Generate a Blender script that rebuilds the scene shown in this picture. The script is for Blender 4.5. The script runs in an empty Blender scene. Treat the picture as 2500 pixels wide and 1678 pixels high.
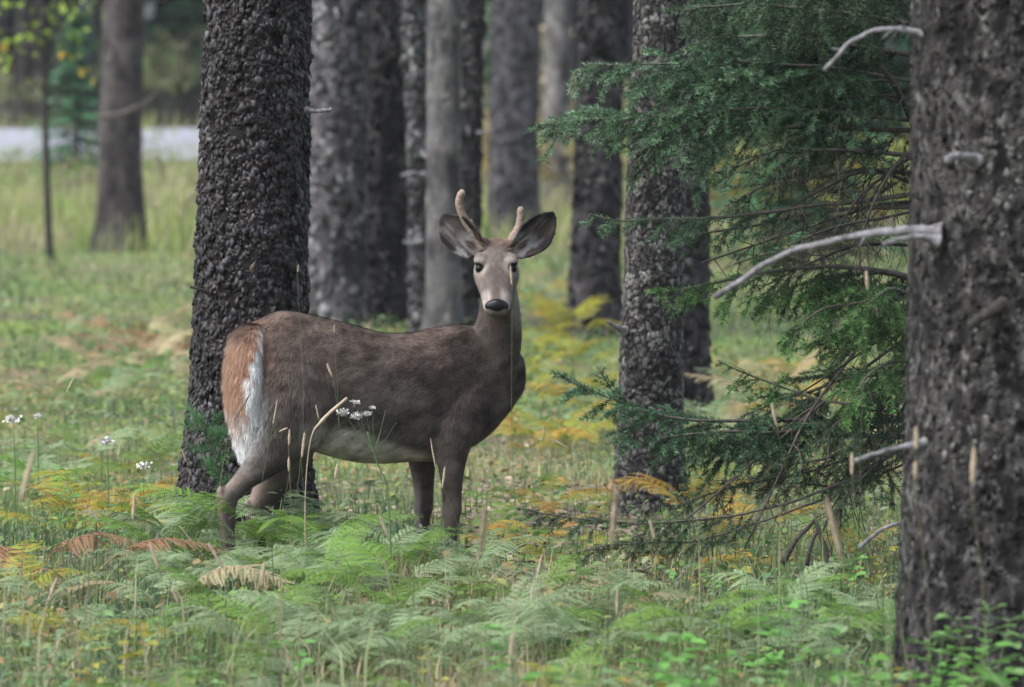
import bpy, math, random
import numpy as np
from mathutils import Vector, Matrix, kdtree

# ---------------------------------------------------------------- camera, sky, sun, exposure
scene = bpy.context.scene
COL = scene.collection
EYE = 1.76            # camera height above the forest floor
FPX = 13900.0         # focal length in photo pixels (photo 2500 px wide)
HZN = 257.0           # photo row of the horizon
cam_d = bpy.data.cameras.new('camera')
cam = bpy.data.objects.new('camera', cam_d)
COL.objects.link(cam)
cam.location = (0, 0, EYE)
cam.rotation_euler = (math.radians(90), 0, 0)
cam_d.sensor_width = 36.0
cam_d.lens = 36.0 * FPX / 2500.0
cam_d.shift_y = -(839.0 - HZN) / 2500.0
cam_d.clip_start = 0.1
cam_d.clip_end = 2000
cam_d.dof.use_dof = True
cam_d.dof.focus_distance = 20.9
cam_d.dof.aperture_fstop = 4.6
scene.camera = cam

SUN_FROM = Vector((-0.62, -0.30, 0.95)).normalized()
world = bpy.data.worlds.new('World')
scene.world = world
world.use_nodes = True
wn = world.node_tree.nodes
wl = world.node_tree.links
wn.clear()
sky = wn.new('ShaderNodeTexSky')
sky.sky_type = 'NISHITA'
sky.sun_disc = False
sky.sun_elevation = math.asin(SUN_FROM.z)
sky.sun_rotation = math.atan2(SUN_FROM.x, SUN_FROM.y)
sky.air_density = 1.0
sky.dust_density = 2.0
sky.ozone_density = 1.0
hs = wn.new('ShaderNodeHueSaturation')
hs.inputs['Saturation'].default_value = 0.55     # overcast: the blue is veiled
bg = wn.new('ShaderNodeBackground')
bg.inputs['Strength'].default_value = 0.11
wo = wn.new('ShaderNodeOutputWorld')
wl.new(sky.outputs[0], hs.inputs['Color'])
wl.new(hs.outputs[0], bg.inputs['Color'])
wl.new(bg.outputs[0], wo.inputs['Surface'])

sun_d = bpy.data.lights.new('sun', 'SUN')
sun_d.energy = 1.5
sun_d.angle = math.radians(35)
sun_d.color = (1.0, 0.98, 0.95)
sun = bpy.data.objects.new('sun', sun_d)
COL.objects.link(sun)
sun.rotation_euler = (-SUN_FROM).to_track_quat('-Z', 'Y').to_euler()
sun.location = (-10, -5, 20)

scene.view_settings.view_transform = 'Standard'
scene.view_settings.look = 'None'
scene.view_settings.gamma = 1.0
scene.view_settings.use_curve_mapping = False
scene.view_settings.exposure = 2.03
scene.render.engine = 'CYCLES'
scene.cycles.use_denoising = True
scene.cycles.max_bounces = 5
scene.cycles.diffuse_bounces = 2
scene.cycles.glossy_bounces = 2
scene.cycles.transmission_bounces = 2
scene.cycles.transparent_max_bounces = 4
scene.cycles.volume_bounces = 0

# ---------------------------------------------------------------- helpers
def rng(s):
    return np.random.default_rng(s)

def gY(py):
    """depth of flat ground seen at photo row py"""
    return EYE * FPX / (py - HZN)

def at(px, py, Y):
    return np.array(((px - 1250.0) * Y / FPX, Y, EYE - (py - HZN) * Y / FPX))

def at3(px, py, Y):
    """the same, from coordinates read off a 2336-wide view"""
    k = 2500.0 / 2336.0
    return at(px * k, py * k, Y)

def sstep(a, b, x):
    t = np.clip((np.asarray(x, float) - a) / (b - a), 0, 1)
    return t * t * (3 - 2 * t)

def _hash(ix, iy, iz, s):
    with np.errstate(over='ignore'):
        h = (ix.astype(np.int64) * 73856093) ^ (iy.astype(np.int64) * 19349663) ^ (iz.astype(np.int64) * 83492791) ^ (s * 2654435761)
        h = (h ^ (h >> 13)) * 1274126177
        h = (h ^ (h >> 16)) * 668265263
        h = h ^ (h >> 15)
    return (h & 0xFFFFFF).astype(np.float64) / 16777216.0

def vnoise(P, s=0):
    P = np.asarray(P, float)
    I = np.floor(P).astype(np.int64)
    f = P - I
    f = f * f * (3 - 2 * f)
    out = 0
    for dx in (0, 1):
        wx = f[:, 0] if dx else 1 - f[:, 0]
        for dy in (0, 1):
            wy = f[:, 1] if dy else 1 - f[:, 1]
            for dz in (0, 1):
                wz = f[:, 2] if dz else 1 - f[:, 2]
                out = out + wx * wy * wz * _hash(I[:, 0] + dx, I[:, 1] + dy, I[:, 2] + dz, s)
    return out

def fbm(P, o=3, s=0):
    P = np.asarray(P, float)
    a, t, r = 1.0, 0.0, 0.0
    for k in range(o):
        r = r + a * vnoise(P * 2 ** k, s + k)
        t += a
        a *= 0.5
    return r / t

def worley(P, s=0):
    P = np.asarray(P, float)
    I = np.floor(P).astype(np.int64)
    n = len(P)
    F1 = np.full(n, 9.0); F2 = np.full(n, 9.0)
    cid = np.zeros(n); dz1 = np.zeros(n)
    for dx in (-1, 0, 1):
        for dy in (-1, 0, 1):
            for dz in (-1, 0, 1):
                cx, cy, cz = I[:, 0] + dx, I[:, 1] + dy, I[:, 2] + dz
                ox = cx + 0.12 + .76 * _hash(cx, cy, cz, s)
                oy = cy + 0.12 + .76 * _hash(cx, cy, cz, s + 11)
                oz = cz + 0.12 + .76 * _hash(cx, cy, cz, s + 23)
                d = np.sqrt((P[:, 0] - ox) ** 2 + (P[:, 1] - oy) ** 2 + (P[:, 2] - oz) ** 2)
                near = d < F1
                F2 = np.where(near, F1, np.minimum(F2, d))
                cid = np.where(near, _hash(cx, cy, cz, s + 37), cid)
                dz1 = np.where(near, P[:, 2] - oz, dz1)
                F1 = np.where(near, d, F1)
    return F1, F2, cid, dz1

def fast_mesh(name, V, F, mat=None, col=None, smooth=False, rel=None):
    V = np.ascontiguousarray(V, np.float32)
    F = np.ascontiguousarray(F, np.int32)
    me = bpy.data.meshes.new(name)
    n, k = F.shape
    me.vertices.add(len(V)); me.vertices.foreach_set('co', V.ravel())
    me.loops.add(n * k); me.loops.foreach_set('vertex_index', F.ravel())
    me.polygons.add(n); me.polygons.foreach_set('loop_start', np.arange(0, n * k, k, dtype=np.int32))
    if smooth:
        me.polygons.foreach_set('use_smooth', np.ones(n, bool))
    me.update(calc_edges=True)
    if col is not None:
        a = me.color_attributes.new('Col', 'FLOAT_COLOR', 'POINT')
        c = np.ones((len(V), 4), np.float32); c[:, :3] = col
        a.data.foreach_set('color', c.ravel())
    if rel is not None:
        a = me.attributes.new('relief', 'FLOAT', 'POINT')
        a.data.foreach_set('value', np.ascontiguousarray(rel, np.float32))
    if mat is not None:
        for m in (mat if isinstance(mat, (list, tuple)) else [mat]):
            me.materials.append(m)
    return me

def link(name, me, parent=None):
    o = bpy.data.objects.new(name, me)
    COL.objects.link(o)
    if parent is not None:
        o.parent = parent
    return o

def empty(name, loc=(0, 0, 0)):
    o = bpy.data.objects.new(name, None)
    o.empty_display_size = 0.1
    COL.objects.link(o)
    o.location = Vector([float(v) for v in loc])
    return o

def tag(o, label=None, cat=None, group=None, kind=None):
    if label: o['label'] = label
    if cat: o['category'] = cat
    if group: o['group'] = group
    if kind: o['kind'] = kind
    return o

def catmull(P, n):
    """smooth polyline through P, n points per span (P may carry radii as extra columns)"""
    P = np.asarray(P, float)
    Q = np.vstack([2 * P[0] - P[1], P, 2 * P[-1] - P[-2]])
    out = []
    for i in range(1, len(Q) - 2):
        a, b, c, d = Q[i - 1], Q[i], Q[i + 1], Q[i + 2]
        for t in np.arange(n) / n:
            out.append(0.5 * (2 * b + (c - a) * t + (2 * a - 5 * b + 4 * c - d) * t * t + (3 * b - a - 3 * c + d) * t ** 3))
    out.append(P[-1])
    return np.array(out)

def nrm(v):
    v = np.asarray(v, float)
    return v / np.maximum(np.linalg.norm(v, axis=-1, keepdims=True), 1e-9)

def tube(P, R, k=8, lump=0.0, seed=0, cap=True):
    """triangulated tube along P with radii R"""
    P = np.asarray(P, float); R = np.asarray(R, float)
    n = len(P)
    T = nrm(np.gradient(P, axis=0))
    ref = np.array((0, 0, 1.0)) if abs(T[:, 2]).mean() < 0.8 else np.array((0, 1.0, 0))
    A = nrm(np.cross(T, ref)); B = np.cross(T, A)
    th = np.arange(k) * 2 * math.pi / k
    rr = R[:, None] * np.ones(k)
    if lump:
        q = np.stack([np.repeat(np.arange(n) * .7, k), np.tile(np.cos(th) * 1.2, n), np.tile(np.sin(th) * 1.2, n)], 1)
        rr = rr * (1 + lump * (vnoise(q, seed).reshape(n, k) * 2 - 1))
    V = P[:, None, :] + rr[..., None] * (A[:, None, :] * np.cos(th)[None, :, None] + B[:, None, :] * np.sin(th)[None, :, None])
    V = V.reshape(-1, 3)
    i = np.arange(n - 1)[:, None] * k; j = np.arange(k)[None, :]; j2 = (j + 1) % k
    a, b, c, d = (i + j).ravel(), (i + j2).ravel(), (i + k + j2).ravel(), (i + k + j).ravel()
    F = np.vstack([np.stack([a, b, c], 1), np.stack([a, c, d], 1)])
    if cap:
        V = np.vstack([V, P[0], P[-1]])
        m = n * k
        jj = np.arange(k)
        F = np.vstack([F, np.stack([np.full(k, m), (jj + 1) % k, jj], 1),
                       np.stack([np.full(k, m + 1), (n - 1) * k + jj, (n - 1) * k + (jj + 1) % k], 1)])
    return V, F

def join(parts):
    V, F, o = [], [], 0
    for v, f in parts:
        V.append(v); F.append(f + o); o += len(v)
    return np.vstack(V), np.vstack(F)

# ---------------------------------------------------------------- materials
def new_mat(name):
    m = bpy.data.materials.new(name)
    m.use_nodes = True
    nt = m.node_tree
    for n in list(nt.nodes):
        nt.nodes.remove(n)
    out = nt.nodes.new('ShaderNodeOutputMaterial')
    return m, nt.nodes, nt.links, out

def ramp(nodes, stops):
    r = nodes.new('ShaderNodeValToRGB')
    e = r.color_ramp.elements
    while len(e) < len(stops):
        e.new(0.5)
    for i, (p, c) in enumerate(stops):
        e[i].position = p
        e[i].color = (c[0], c[1], c[2], 1) if not isinstance(c, (int, float)) else (c, c, c, 1)
    return r

def noise_n(nodes, links, coord, scale, detail=4, rough=.55, mapping=None):
    n = nodes.new('ShaderNodeTexNoise')
    n.inputs['Scale'].default_value = scale
    n.inputs['Detail'].default_value = detail
    n.inputs['Roughness'].default_value = rough
    if mapping:
        mp = nodes.new('ShaderNodeMapping')
        mp.inputs['Scale'].default_value = mapping
        links.new(coord, mp.inputs['Vector'])
        links.new(mp.outputs[0], n.inputs['Vector'])
    else:
        links.new(coord, n.inputs['Vector'])
    return n

def mixrgb(nodes, links, fac, a, b, mode='MIX'):
    m = nodes.new('ShaderNodeMix')
    m.data_type = 'RGBA'
    m.blend_type = mode
    for sock, v in ((m.inputs[0], fac), (m.inputs[6], a), (m.inputs[7], b)):
        if isinstance(v, (int, float)):
            sock.default_value = v
        elif isinstance(v, (tuple, list)):
            sock.default_value = (v[0], v[1], v[2], 1)
        else:
            links.new(v, sock)
    return m.outputs[2]

def bark_mat(name, fissure, mid, plate, lichen, lichen_amt=0.35, lichen_scale=9, rough=.75, spec=.35, bump=.5, rel_pos=(.15, .5, .85), fine=60):
    m, N, L, out = new_mat(name)
    tc = N.new('ShaderNodeTexCoord')
    oc = tc.outputs['Object']
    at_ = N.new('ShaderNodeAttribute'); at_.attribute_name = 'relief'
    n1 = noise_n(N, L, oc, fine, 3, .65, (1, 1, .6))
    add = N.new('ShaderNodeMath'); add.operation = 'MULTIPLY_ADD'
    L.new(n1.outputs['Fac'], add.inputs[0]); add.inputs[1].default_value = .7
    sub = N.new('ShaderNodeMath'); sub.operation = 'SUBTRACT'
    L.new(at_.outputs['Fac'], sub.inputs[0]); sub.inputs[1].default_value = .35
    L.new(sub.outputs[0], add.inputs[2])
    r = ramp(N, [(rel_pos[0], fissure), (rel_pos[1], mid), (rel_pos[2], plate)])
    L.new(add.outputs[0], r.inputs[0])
    n2 = noise_n(N, L, oc, lichen_scale, 4, .7, (1, 1, .7))
    lr = ramp(N, [(.62 - lichen_amt * .3, 0.0), (.72 - lichen_amt * .2, 1.0)])
    L.new(n2.outputs['Fac'], lr.inputs[0])
    lm = N.new('ShaderNodeMath'); lm.operation = 'MULTIPLY'
    L.new(lr.outputs[0], lm.inputs[0])
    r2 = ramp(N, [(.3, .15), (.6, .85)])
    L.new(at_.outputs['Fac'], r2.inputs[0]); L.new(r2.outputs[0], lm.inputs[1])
    c1 = mixrgb(N, L, lm.outputs[0], r.outputs[0], lichen)
    n3 = noise_n(N, L, oc, 2.2, 2, .6)
    v = ramp(N, [(.3, .72), (.7, 1.25)])
    L.new(n3.outputs['Fac'], v.inputs[0])
    c2 = mixrgb(N, L, 1.0, c1, v.outputs[0], 'MULTIPLY')
    b = N.new('ShaderNodeBsdfPrincipled')
    L.new(c2, b.inputs['Base Color'])
    b.inputs['Roughness'].default_value = rough
    b.inputs['Specular IOR Level'].default_value = spec
    bp = N.new('ShaderNodeBump'); bp.inputs['Strength'].default_value = bump; bp.inputs['Distance'].default_value = .006
    L.new(n1.outputs['Fac'], bp.inputs['Height']); L.new(bp.outputs[0], b.inputs['Normal'])
    L.new(b.outputs[0], out.inputs['Surface'])
    return m

def leaf_mat(name, color=None, var=.25, trans=.3, rough=.55, spec=.35, gain=1.0, hue_noise=None):
    """leaf surface: colour attribute (or a fixed colour with variation), some light passing through"""
    m, N, L, out = new_mat(name)
    if color is None:
        a = N.new('ShaderNodeAttribute'); a.attribute_name = 'Col'
        c = a.outputs['Color']
    else:
        oi = N.new('ShaderNodeObjectInfo')
        tc = N.new('ShaderNodeTexCoord')
        n = noise_n(N, L, tc.outputs['Object'], 7, 2)
        ad = N.new('ShaderNodeMath'); ad.operation = 'ADD'
        L.new(oi.outputs['Random'], ad.inputs[0]); L.new(n.outputs['Fac'], ad.inputs[1])
        r = ramp(N, [(.25, tuple(x * (1 - var) for x in color)), (.75, color), (1.0, tuple(x * (1 + var) for x in color))])
        hf = N.new('ShaderNodeMath'); hf.operation = 'MULTIPLY'; hf.inputs[1].default_value = .62
        L.new(ad.outputs[0], hf.inputs[0])
        L.new(hf.outputs[0], r.inputs[0])
        c = r.outputs[0]
        if hue_noise:
            n4 = noise_n(N, L, tc.outputs['Object'], 14, 3)
            rr = ramp(N, [(.52, 0.0), (.62, 1.0)])
            L.new(n4.outputs['Fac'], rr.inputs[0])
            c = mixrgb(N, L, rr.outputs[0], c, hue_noise)
    b = N.new('ShaderNodeBsdfPrincipled')
    L.new(c, b.inputs['Base Color'])
    b.inputs['Roughness'].default_value = rough
    b.inputs['Specular IOR Level'].default_value = spec
    if trans > 0:
        t = N.new('ShaderNodeBsdfTranslucent')
        L.new(c, t.inputs['Color'])
        mx = N.new('ShaderNodeMixShader'); mx.inputs[0].default_value = trans
        L.new(b.outputs[0], mx.inputs[1]); L.new(t.outputs[0], mx.inputs[2])
        L.new(mx.outputs[0], out.inputs['Surface'])
    else:
        L.new(b.outputs[0], out.inputs['Surface'])
    return m

def plain_mat(name, color, rough=.7, spec=.3, var=.3, scale=30, stretch=(1, 1, 1), bump=0.0):
    m, N, L, out = new_mat(name)
    tc = N.new('ShaderNodeTexCoord')
    n = noise_n(N, L, tc.outputs['Object'], scale, 4, .6, stretch)
    r = ramp(N, [(.3, tuple(x * (1 - var) for x in color)), (.7, tuple(x * (1 + var) for x in color))])
    L.new(n.outputs['Fac'], r.inputs[0])
    b = N.new('ShaderNodeBsdfPrincipled')
    L.new(r.outputs[0], b.inputs['Base Color'])
    b.inputs['Roughness'].default_value = rough
    b.inputs['Specular IOR Level'].default_value = spec
    if bump:
        bp = N.new('ShaderNodeBump'); bp.inputs['Strength'].default_value = bump; bp.inputs['Distance'].default_value = .004
        L.new(n.outputs['Fac'], bp.inputs['Height']); L.new(bp.outputs[0], b.inputs['Normal'])
    L.new(b.outputs[0], out.inputs['Surface'])
    return m

M = {}
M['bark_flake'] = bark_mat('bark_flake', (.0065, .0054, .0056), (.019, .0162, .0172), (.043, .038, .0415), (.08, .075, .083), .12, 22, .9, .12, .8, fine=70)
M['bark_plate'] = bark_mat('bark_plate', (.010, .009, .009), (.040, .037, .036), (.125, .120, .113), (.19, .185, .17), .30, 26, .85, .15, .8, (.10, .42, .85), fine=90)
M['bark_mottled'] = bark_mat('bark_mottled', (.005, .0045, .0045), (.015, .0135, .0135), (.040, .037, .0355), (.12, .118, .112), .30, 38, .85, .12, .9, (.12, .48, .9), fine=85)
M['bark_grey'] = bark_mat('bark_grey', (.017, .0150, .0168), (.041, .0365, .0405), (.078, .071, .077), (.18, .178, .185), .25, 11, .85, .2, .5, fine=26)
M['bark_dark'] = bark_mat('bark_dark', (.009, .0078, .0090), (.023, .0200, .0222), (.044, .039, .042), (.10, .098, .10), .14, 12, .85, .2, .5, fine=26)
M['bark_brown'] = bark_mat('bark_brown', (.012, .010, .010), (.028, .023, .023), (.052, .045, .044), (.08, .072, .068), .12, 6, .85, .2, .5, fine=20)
M['bark_hazy'] = bark_mat('bark_hazy', (.035, .031, .032), (.07, .065, .066), (.11, .104, .102), (.22, .215, .20), .3, 6, .9, .2, .4, fine=20)  # milky haze of distance put into the bark as paler tones
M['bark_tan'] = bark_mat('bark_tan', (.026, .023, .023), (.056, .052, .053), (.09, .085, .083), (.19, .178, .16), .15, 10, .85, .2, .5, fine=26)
M['bark_chip'] = leaf_mat('bark_chip', None, trans=0, rough=.6, spec=.28)
M['bark_chip_dull'] = leaf_mat('bark_chip_dull', None, trans=0, rough=.85, spec=.12)
M['dead_wood'] = plain_mat('dead_wood', (.125, .12, .127), .85, .15, .6, 38, (1, 1, 1), 1.0)
M['dark_twig'] = plain_mat('dark_twig', (.028, .024, .021), .85, .2, .35, 40)
M['spruce_wood'] = plain_mat('spruce_wood', (.07, .06, .052), .85, .2, .4, 50, (1, 1, 1), .4)
M['needles'] = leaf_mat('needles', None, trans=.15, rough=.55, spec=.2)
M['leaf_vc'] = leaf_mat('leaf_vc', None, trans=.32, rough=.6, spec=.15)
M['litter'] = leaf_mat('litter', None, trans=.05, rough=.8, spec=.2)
M['seed'] = plain_mat('seed', (.28, .225, .165), .85, .15, .25, 120)
M['straw'] = plain_mat('straw', (.17, .155, .085), .8, .2, .25, 20)
M['green_stem'] = plain_mat('green_stem', (.065, .10, .04), .7, .3, .25, 20)
M['petal'] = plain_mat('petal', (.45, .44, .41), .8, .2, .15, 60)
# ---------------------------------------------------------------- the ground: forest floor rising to a road
def base_z(Y):
    Y = np.asarray(Y, float)
    z = 0.69 * sstep(58, 102, Y)
    z = np.where(Y > 102, 0.69, z)
    z = z + 0.55 * sstep(99, 117, Y) + np.maximum(Y - 117, 0) * 0.03
    return z

def bump_z(X, Y):
    P = np.stack([np.asarray(X, float), np.asarray(Y, float), np.zeros_like(np.asarray(X, float))], 1)
    fade = 1 - sstep(55, 75, Y)
    return fade * ((vnoise(P * .55, 3) - .5) * .10 + (vnoise(P * 2.1, 4) - .5) * .05)

def gz(X, Y):
    X = np.atleast_1d(np.asarray(X, float)); Y = np.atleast_1d(np.asarray(Y, float))
    X, Y = np.broadcast_arrays(X, Y)
    return base_z(Y) + bump_z(X, Y)

def g1(x, y):
    return float(gz(x, y)[0])

def ground_sheet():
    ys = np.concatenate([np.linspace(-40, 12, 14), np.arange(12.3, 50, .16), np.arange(50.2, 125, .5), np.linspace(126, 380, 30)])
    t = np.linspace(-1, 1, 161)
    xs = np.sign(t) * (np.abs(t) * 6 + np.abs(t) ** 4 * 180)
    XX, YY = np.meshgrid(xs, ys)
    X, Y = XX.ravel(), YY.ravel()
    Z = gz(X, Y)
    near = (Y > 12) & (Y < 50) & (np.abs(X) < 8)
    Z = Z + np.where(near, (vnoise(np.stack([X, Y, X * 0], 1) * 9, 8) - .5) * .025, 0)
    V = np.stack([X, Y, Z], 1)
    nx, ny = len(xs), len(ys)
    i = (np.arange(ny - 1)[:, None] * nx + np.arange(nx - 1)[None, :]).ravel()
    F = np.stack([i, i + 1, i + nx + 1, i + nx], 1)
    m, N, L, out = new_mat('forest_floor')
    tc = N.new('ShaderNodeTexCoord')
    oc = tc.outputs['Object']
    a = noise_n(N, L, oc, .55, 5, .6)
    b_ = noise_n(N, L, oc, 3.2, 6, .7)
    c_ = noise_n(N, L, oc, 45, 4, .7)
    r1 = ramp(N, [(.35, (.045, .036, .028)), (.5, (.10, .085, .055)), (.62, (.16, .14, .08))])
    L.new(b_.outputs['Fac'], r1.inputs[0])
    r2 = ramp(N, [(.3, (.06, .10, .022)), (.6, (.13, .17, .04)), (.8, (.19, .19, .06))])
    L.new(b_.outputs['Fac'], r2.inputs[0])
    rm = ramp(N, [(.40, 0.0), (.55, 1.0)])
    L.new(a.outputs['Fac'], rm.inputs[0])
    c1 = mixrgb(N, L, rm.outputs[0], r1.outputs[0], r2.outputs[0])
    rv = ramp(N, [(.3, .6), (.7, 1.35)])
    L.new(c_.outputs['Fac'], rv.inputs[0])
    c2 = mixrgb(N, L, 1.0, c1, rv.outputs[0], 'MULTIPLY')
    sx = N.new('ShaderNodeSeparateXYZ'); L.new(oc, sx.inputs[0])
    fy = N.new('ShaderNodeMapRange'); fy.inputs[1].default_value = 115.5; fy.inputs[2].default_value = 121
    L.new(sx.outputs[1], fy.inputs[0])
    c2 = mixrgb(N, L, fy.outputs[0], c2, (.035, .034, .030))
    bs = N.new('ShaderNodeBsdfPrincipled')
    L.new(c2, bs.inputs['Base Color'])
    bs.inputs['Roughness'].default_value = .9
    bs.inputs['Specular IOR Level'].default_value = .15
    bp = N.new('ShaderNodeBump'); bp.inputs['Strength'].default_value = .6; bp.inputs['Distance'].default_value = .02
    L.new(c_.outputs['Fac'], bp.inputs['Height']); L.new(bp.outputs[0], bs.inputs['Normal'])
    L.new(bs.outputs[0], out.inputs['Surface'])
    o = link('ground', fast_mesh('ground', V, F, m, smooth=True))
    tag(o, 'uneven forest floor of litter, moss and low plants rising to a road', None, None, 'structure')

def road_sheet():
    xs = np.linspace(-80, 80, 81); ys = np.linspace(101, 115.5, 12)
    XX, YY = np.meshgrid(xs, ys)
    X, Y = XX.ravel(), YY.ravel()
    e = (vnoise(np.stack([X * .8, Y * 0, X * 0], 1), 5) - .5) * .5
    Yj = Y + np.where(Y < 101.5, e, 0)
    Yj = Yj + .55 * np.maximum(X + 7.0, 0) ** 1.5
    Z = base_z(Yj) + .06 + .05 * np.sin((Y - 101) / 14.5 * math.pi)
    nx, ny = len(xs), len(ys)
    i = (np.arange(ny - 1)[:, None] * nx + np.arange(nx - 1)[None, :]).ravel()
    F = np.stack([i, i + 1, i + nx + 1, i + nx], 1)
    mt = plain_mat('road_gravel', (.20, .205, .25), .8, .2, .2, 1.5)
    o = link('road', fast_mesh('road', np.stack([X, Yj, Z], 1), F, mt, smooth=True))
    tag(o, 'pale grey gravel road crossing beyond the trees', None, None, 'structure')

def haze_box():
    x, y0, y1, z0, z1 = 196, -48, 388, -1.3, 24
    V = np.array([(-x, y0, z0), (x, y0, z0), (x, y1, z0), (-x, y1, z0), (-x, y0, z1), (x, y0, z1), (x, y1, z1), (-x, y1, z1)], float)
    F = np.array([(0, 3, 2, 1), (4, 5, 6, 7), (0, 1, 5, 4), (1, 2, 6, 5), (2, 3, 7, 6), (3, 0, 4, 7)])
    m, N, L, out = new_mat('damp_air')
    v = N.new('ShaderNodeVolumePrincipled')
    v.inputs['Color'].default_value = (.86, .88, .95, 1)
    v.inputs['Density'].default_value = .00018
    v.inputs['Anisotropy'].default_value = .1
    L.new(v.outputs[0], out.inputs['Volume'])
    o = link('haze', fast_mesh('haze', V, F, m))
    tag(o, 'thin damp haze hanging in the forest air', 'haze', None, 'stuff')

ground_sheet()
road_sheet()
haze_box()

# ---------------------------------------------------------------- trees
def relief(kind, x, y, z, seed):
    """bark height in metres and a 0..1 relief value"""
    P = np.stack([x, y, z], 1)
    W = np.stack([fbm(P * 16, 2, seed + 1), fbm(P * 16, 2, seed + 2), fbm(P * 16, 2, seed + 3)], 1) - .5
    if kind == 'flake':
        Q = (P + W * .075) / np.array((.030, .030, .036))
        F1, F2, c, dz = worley(Q, seed)
        cr = sstep(.0, .35, F2 - F1)
        tilt = np.clip(dz * 1.1 + .15, -.6, .9)
        h1 = cr * (.15 + .85 * c ** 1.3 + .6 * tilt * (c > .35))
        F1, F2, c2, dz2 = worley((P + W * .05) / np.array((.013, .013, .016)), seed + 40)
        h2 = sstep(0, .4, F2 - F1) * (c2 ** 1.5) + .5 * np.clip(dz2, -.3, .6)
        big = 1 - np.abs(fbm(P * np.array((13, 13, 3.2)) + W * 1.6, 2, seed + 5) * 2 - 1)
        fine = vnoise(P * 150, seed + 6)
        d = .0085 * h1 + .0042 * h2 + .024 * (big - .6) + .002 * (fine - .5)
        return d, np.clip(.40 * h1 + .28 * h2 + .5 * (big - .45) + .1 * (fine - .5), 0, 1)
    if kind == 'plate':
        Q = (P + W * .085) / np.array((.030, .030, .042))
        F1, F2, c, dz = worley(Q, seed)
        wv = .05 + .42 * vnoise(P * 22, seed + 9)
        cr = sstep(.0, .05 + wv, F2 - F1)
        F1, F2, c2, dz2 = worley((P + W * .03) / np.array((.014, .014, .017)), seed + 40)
        cr2 = sstep(.0, .3, F2 - F1)
        fine = vnoise(P * 140, seed + 6)
        up = sstep(.3, 1.3, z)[...] * .5
        d = .011 * cr * (.45 + .55 * c) * (1 - up) + .004 * cr2 * c2 + .0015 * (fine - .5) + .012 * (vnoise(P * np.array((9, 9, 3)), seed + 7) - .5)
        return d, np.clip(cr * (.18 + .62 * c) + .26 * cr2 * c2 + .25 * (fine - .5), 0, 1)
    if kind == 'mottled':
        a = fbm(P * np.array((42, 42, 26)) + W * 1.2, 3, seed + 4)
        rg = 1 - np.abs(fbm(P * np.array((19, 19, 5)) + W * 2.0, 3, seed + 14) * 2 - 1)
        f = vnoise(P * 120, seed + 6)
        d = .010 * (a - .5) + .020 * (rg - .75) + .003 * (f - .5)
        return d, np.clip(.5 + 1.3 * (a - .5) + 1.1 * (rg - .78) + .3 * (f - .5), 0, 1)
    s = np.array((30, 30, 22)) if kind == 'mottled' else np.array((9, 9, 5.5))
    a = fbm(P * s + W * .9, 4, seed + 4)
    rg = 1 - np.abs(fbm(P * s * 1.4 + W * 1.5, 3, seed + 14) * 2 - 1)
    b = vnoise(P * np.array((7, 7, 1.6)), seed + 5)
    d = .022 * (a - .5) + .012 * (rg - .6) + .016 * (b - .5)
    d = d * (1.3 if kind != 'mottled' else .5)
    return d, np.clip(.5 + 1.5 * (a - .5) + .7 * (rg - .72) + .3 * (b - .5), 0, 1)

def crown_mesh(seed):
    """high conifer crown: tapering whorls of drooping needle sprays, local origin at the tree base"""
    r = rng(seed)
    V, F, C = [], [], []
    n = 0
    for z in np.arange(7.0, 16.5, .42):
        R = 2.3 * (1 - (z - 6.2) / 11.0) + .25
        for a in r.uniform(0, 2 * math.pi, 7):
            L = R * r.uniform(.6, 1.1)
            dv = np.array((math.cos(a), math.sin(a), -.22))
            sd = np.array((-math.sin(a), math.cos(a), 0))
            for t in np.linspace(.25, 1, 7):
                for s in (-1, 1):
                    p = np.array((0, 0, z)) + dv * L * t + r.normal(0, .05, 3)
                    q = p + (dv * .5 + sd * s * .8) * r.uniform(.22, .42) + np.array((0, 0, r.uniform(-.2, .02)))
                    w = dv * .09 + np.array((0, 0, .05)) * r.uniform(-1, 1)
                    V += [p - w, p + w, q]
                    F.append((n, n + 1, n + 2)); n += 3
                    C += [np.array((.03, .06, .022)) * r.uniform(.6, 1.5)] * 3
    return fast_mesh('high_crown', np.array(V), np.array(F), M['needles'], np.array(C))

CROWN = [crown_mesh(5), crown_mesh(6)]
NTREE = [0]

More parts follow.
